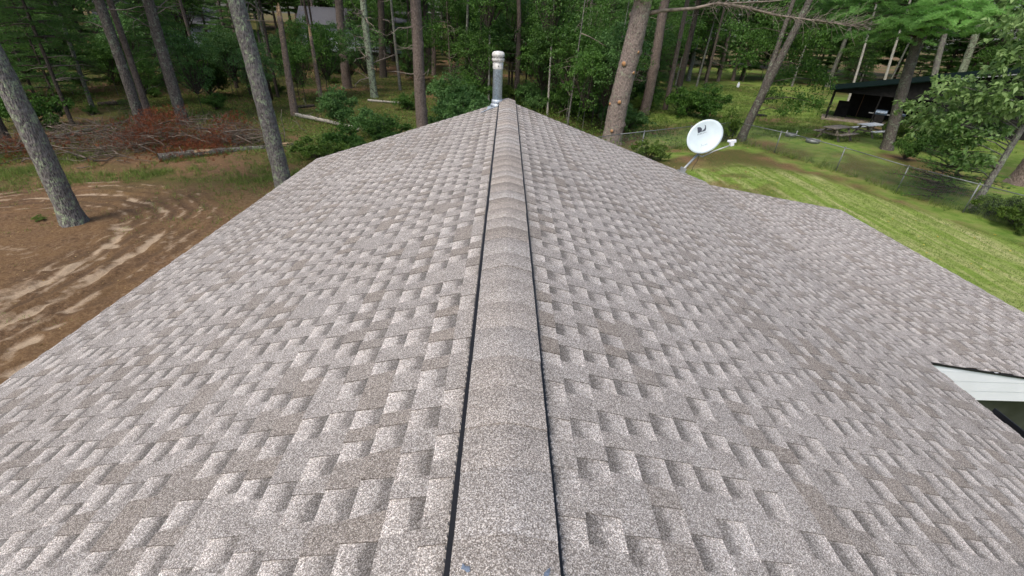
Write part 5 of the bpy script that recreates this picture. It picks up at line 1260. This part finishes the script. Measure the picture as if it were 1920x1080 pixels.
P = gpos(1383, 164); m = MB(); m.lathe([(.16, 0), (.17, .1), (.15, .42), (.07, .52), (.09, .56), (.02, .62)], (0, 0, 0), 16); o = m.build('white_jug', MT['white']); o.location = P; tag(o, 'tiny white jug shape far off on the sunny clearing', 'jug')
P = gpos(585, 158); 
# yellow board nailed to a trunk
P = lean_dir(np.array(gpos(500, 190)), 477, 48); m = MB(); m.box((0, 0, 0), (.42, .30, .46)); m.box((0, 0, .26), (.5, .38, .05)); m.box((0, .17, 0), (.1, .04, .7)); o = m.build('nest_box', MT['yellowbox'], bevel=.01); o.location = P
tag(o, 'faded yellow nest box up in the woods behind the lichened trunk by the roof edge', 'nest box')
P2 = gpos(500, 190); m = MB(); hz = P[2]-P2[2]; m.tube([(0, 0, -.1), (0, 0, hz+.6)], [.09, .07], 10); o = m.build('nest_box_post', MT['bark_dark']); o.location = (P[0], P[1]+.27, P2[2]); tag(o, 'dead stem carrying the faded yellow nest box', 'post')

# ------------------------------------------------------------------ houses far behind the trees
def far_house(loc, rz, W, D, H, label, nw=4):
    h_ = empty('far_house', loc, rz, label, 'house'); m = MB(); m.box((0, 0, H/2), (W, D, H)); wl = m.build('wall', MT['farwall'], h_)
    m = MB(); zr = H+D*.28; V = [(-W/2-.4, -D/2-.4, H), (W/2+.4, -D/2-.4, H), (W/2+.4, D/2+.4, H), (-W/2-.4, D/2+.4, H), (-W/2-.4, 0, zr), (W/2+.4, 0, zr)]; m.add(V, [(0, 1, 5, 4), (2, 3, 4, 5), (0, 4, 3), (1, 2, 5), (3, 2, 1, 0)]); m.build('roof', MT['farroof'], h_)
    for k in range(nw):
        x = -W/2+W*(k+.5)/nw; m = MB(); m.box((x, -D/2-.03, 1.6), (1.3, .08, 1.4)); w_ = m.build('window', MT['white'], h_); m = MB(); m.box((x, -D/2-.08, 1.6), (1.1, .03, 1.2)); m.build('pane', MT['glass'], w_)
    return h_
def place_far(px, d): a = ray(px, 80); n = math.hypot(a[0], a[1]); x, y = CAM[0]+a[0]/n*d, CAM[1]+a[1]/n*d; return (x, y, float(gz(x, y)))
far_house(place_far(670, 74), .18, 13, 7, 3.0, 'grey white house glimpsed through the trunks above the stout grey trunk')
far_house(place_far(320, 78), .5, 12, 7, 3.2, 'pale blue grey house glimpsed through the pines at the top left')
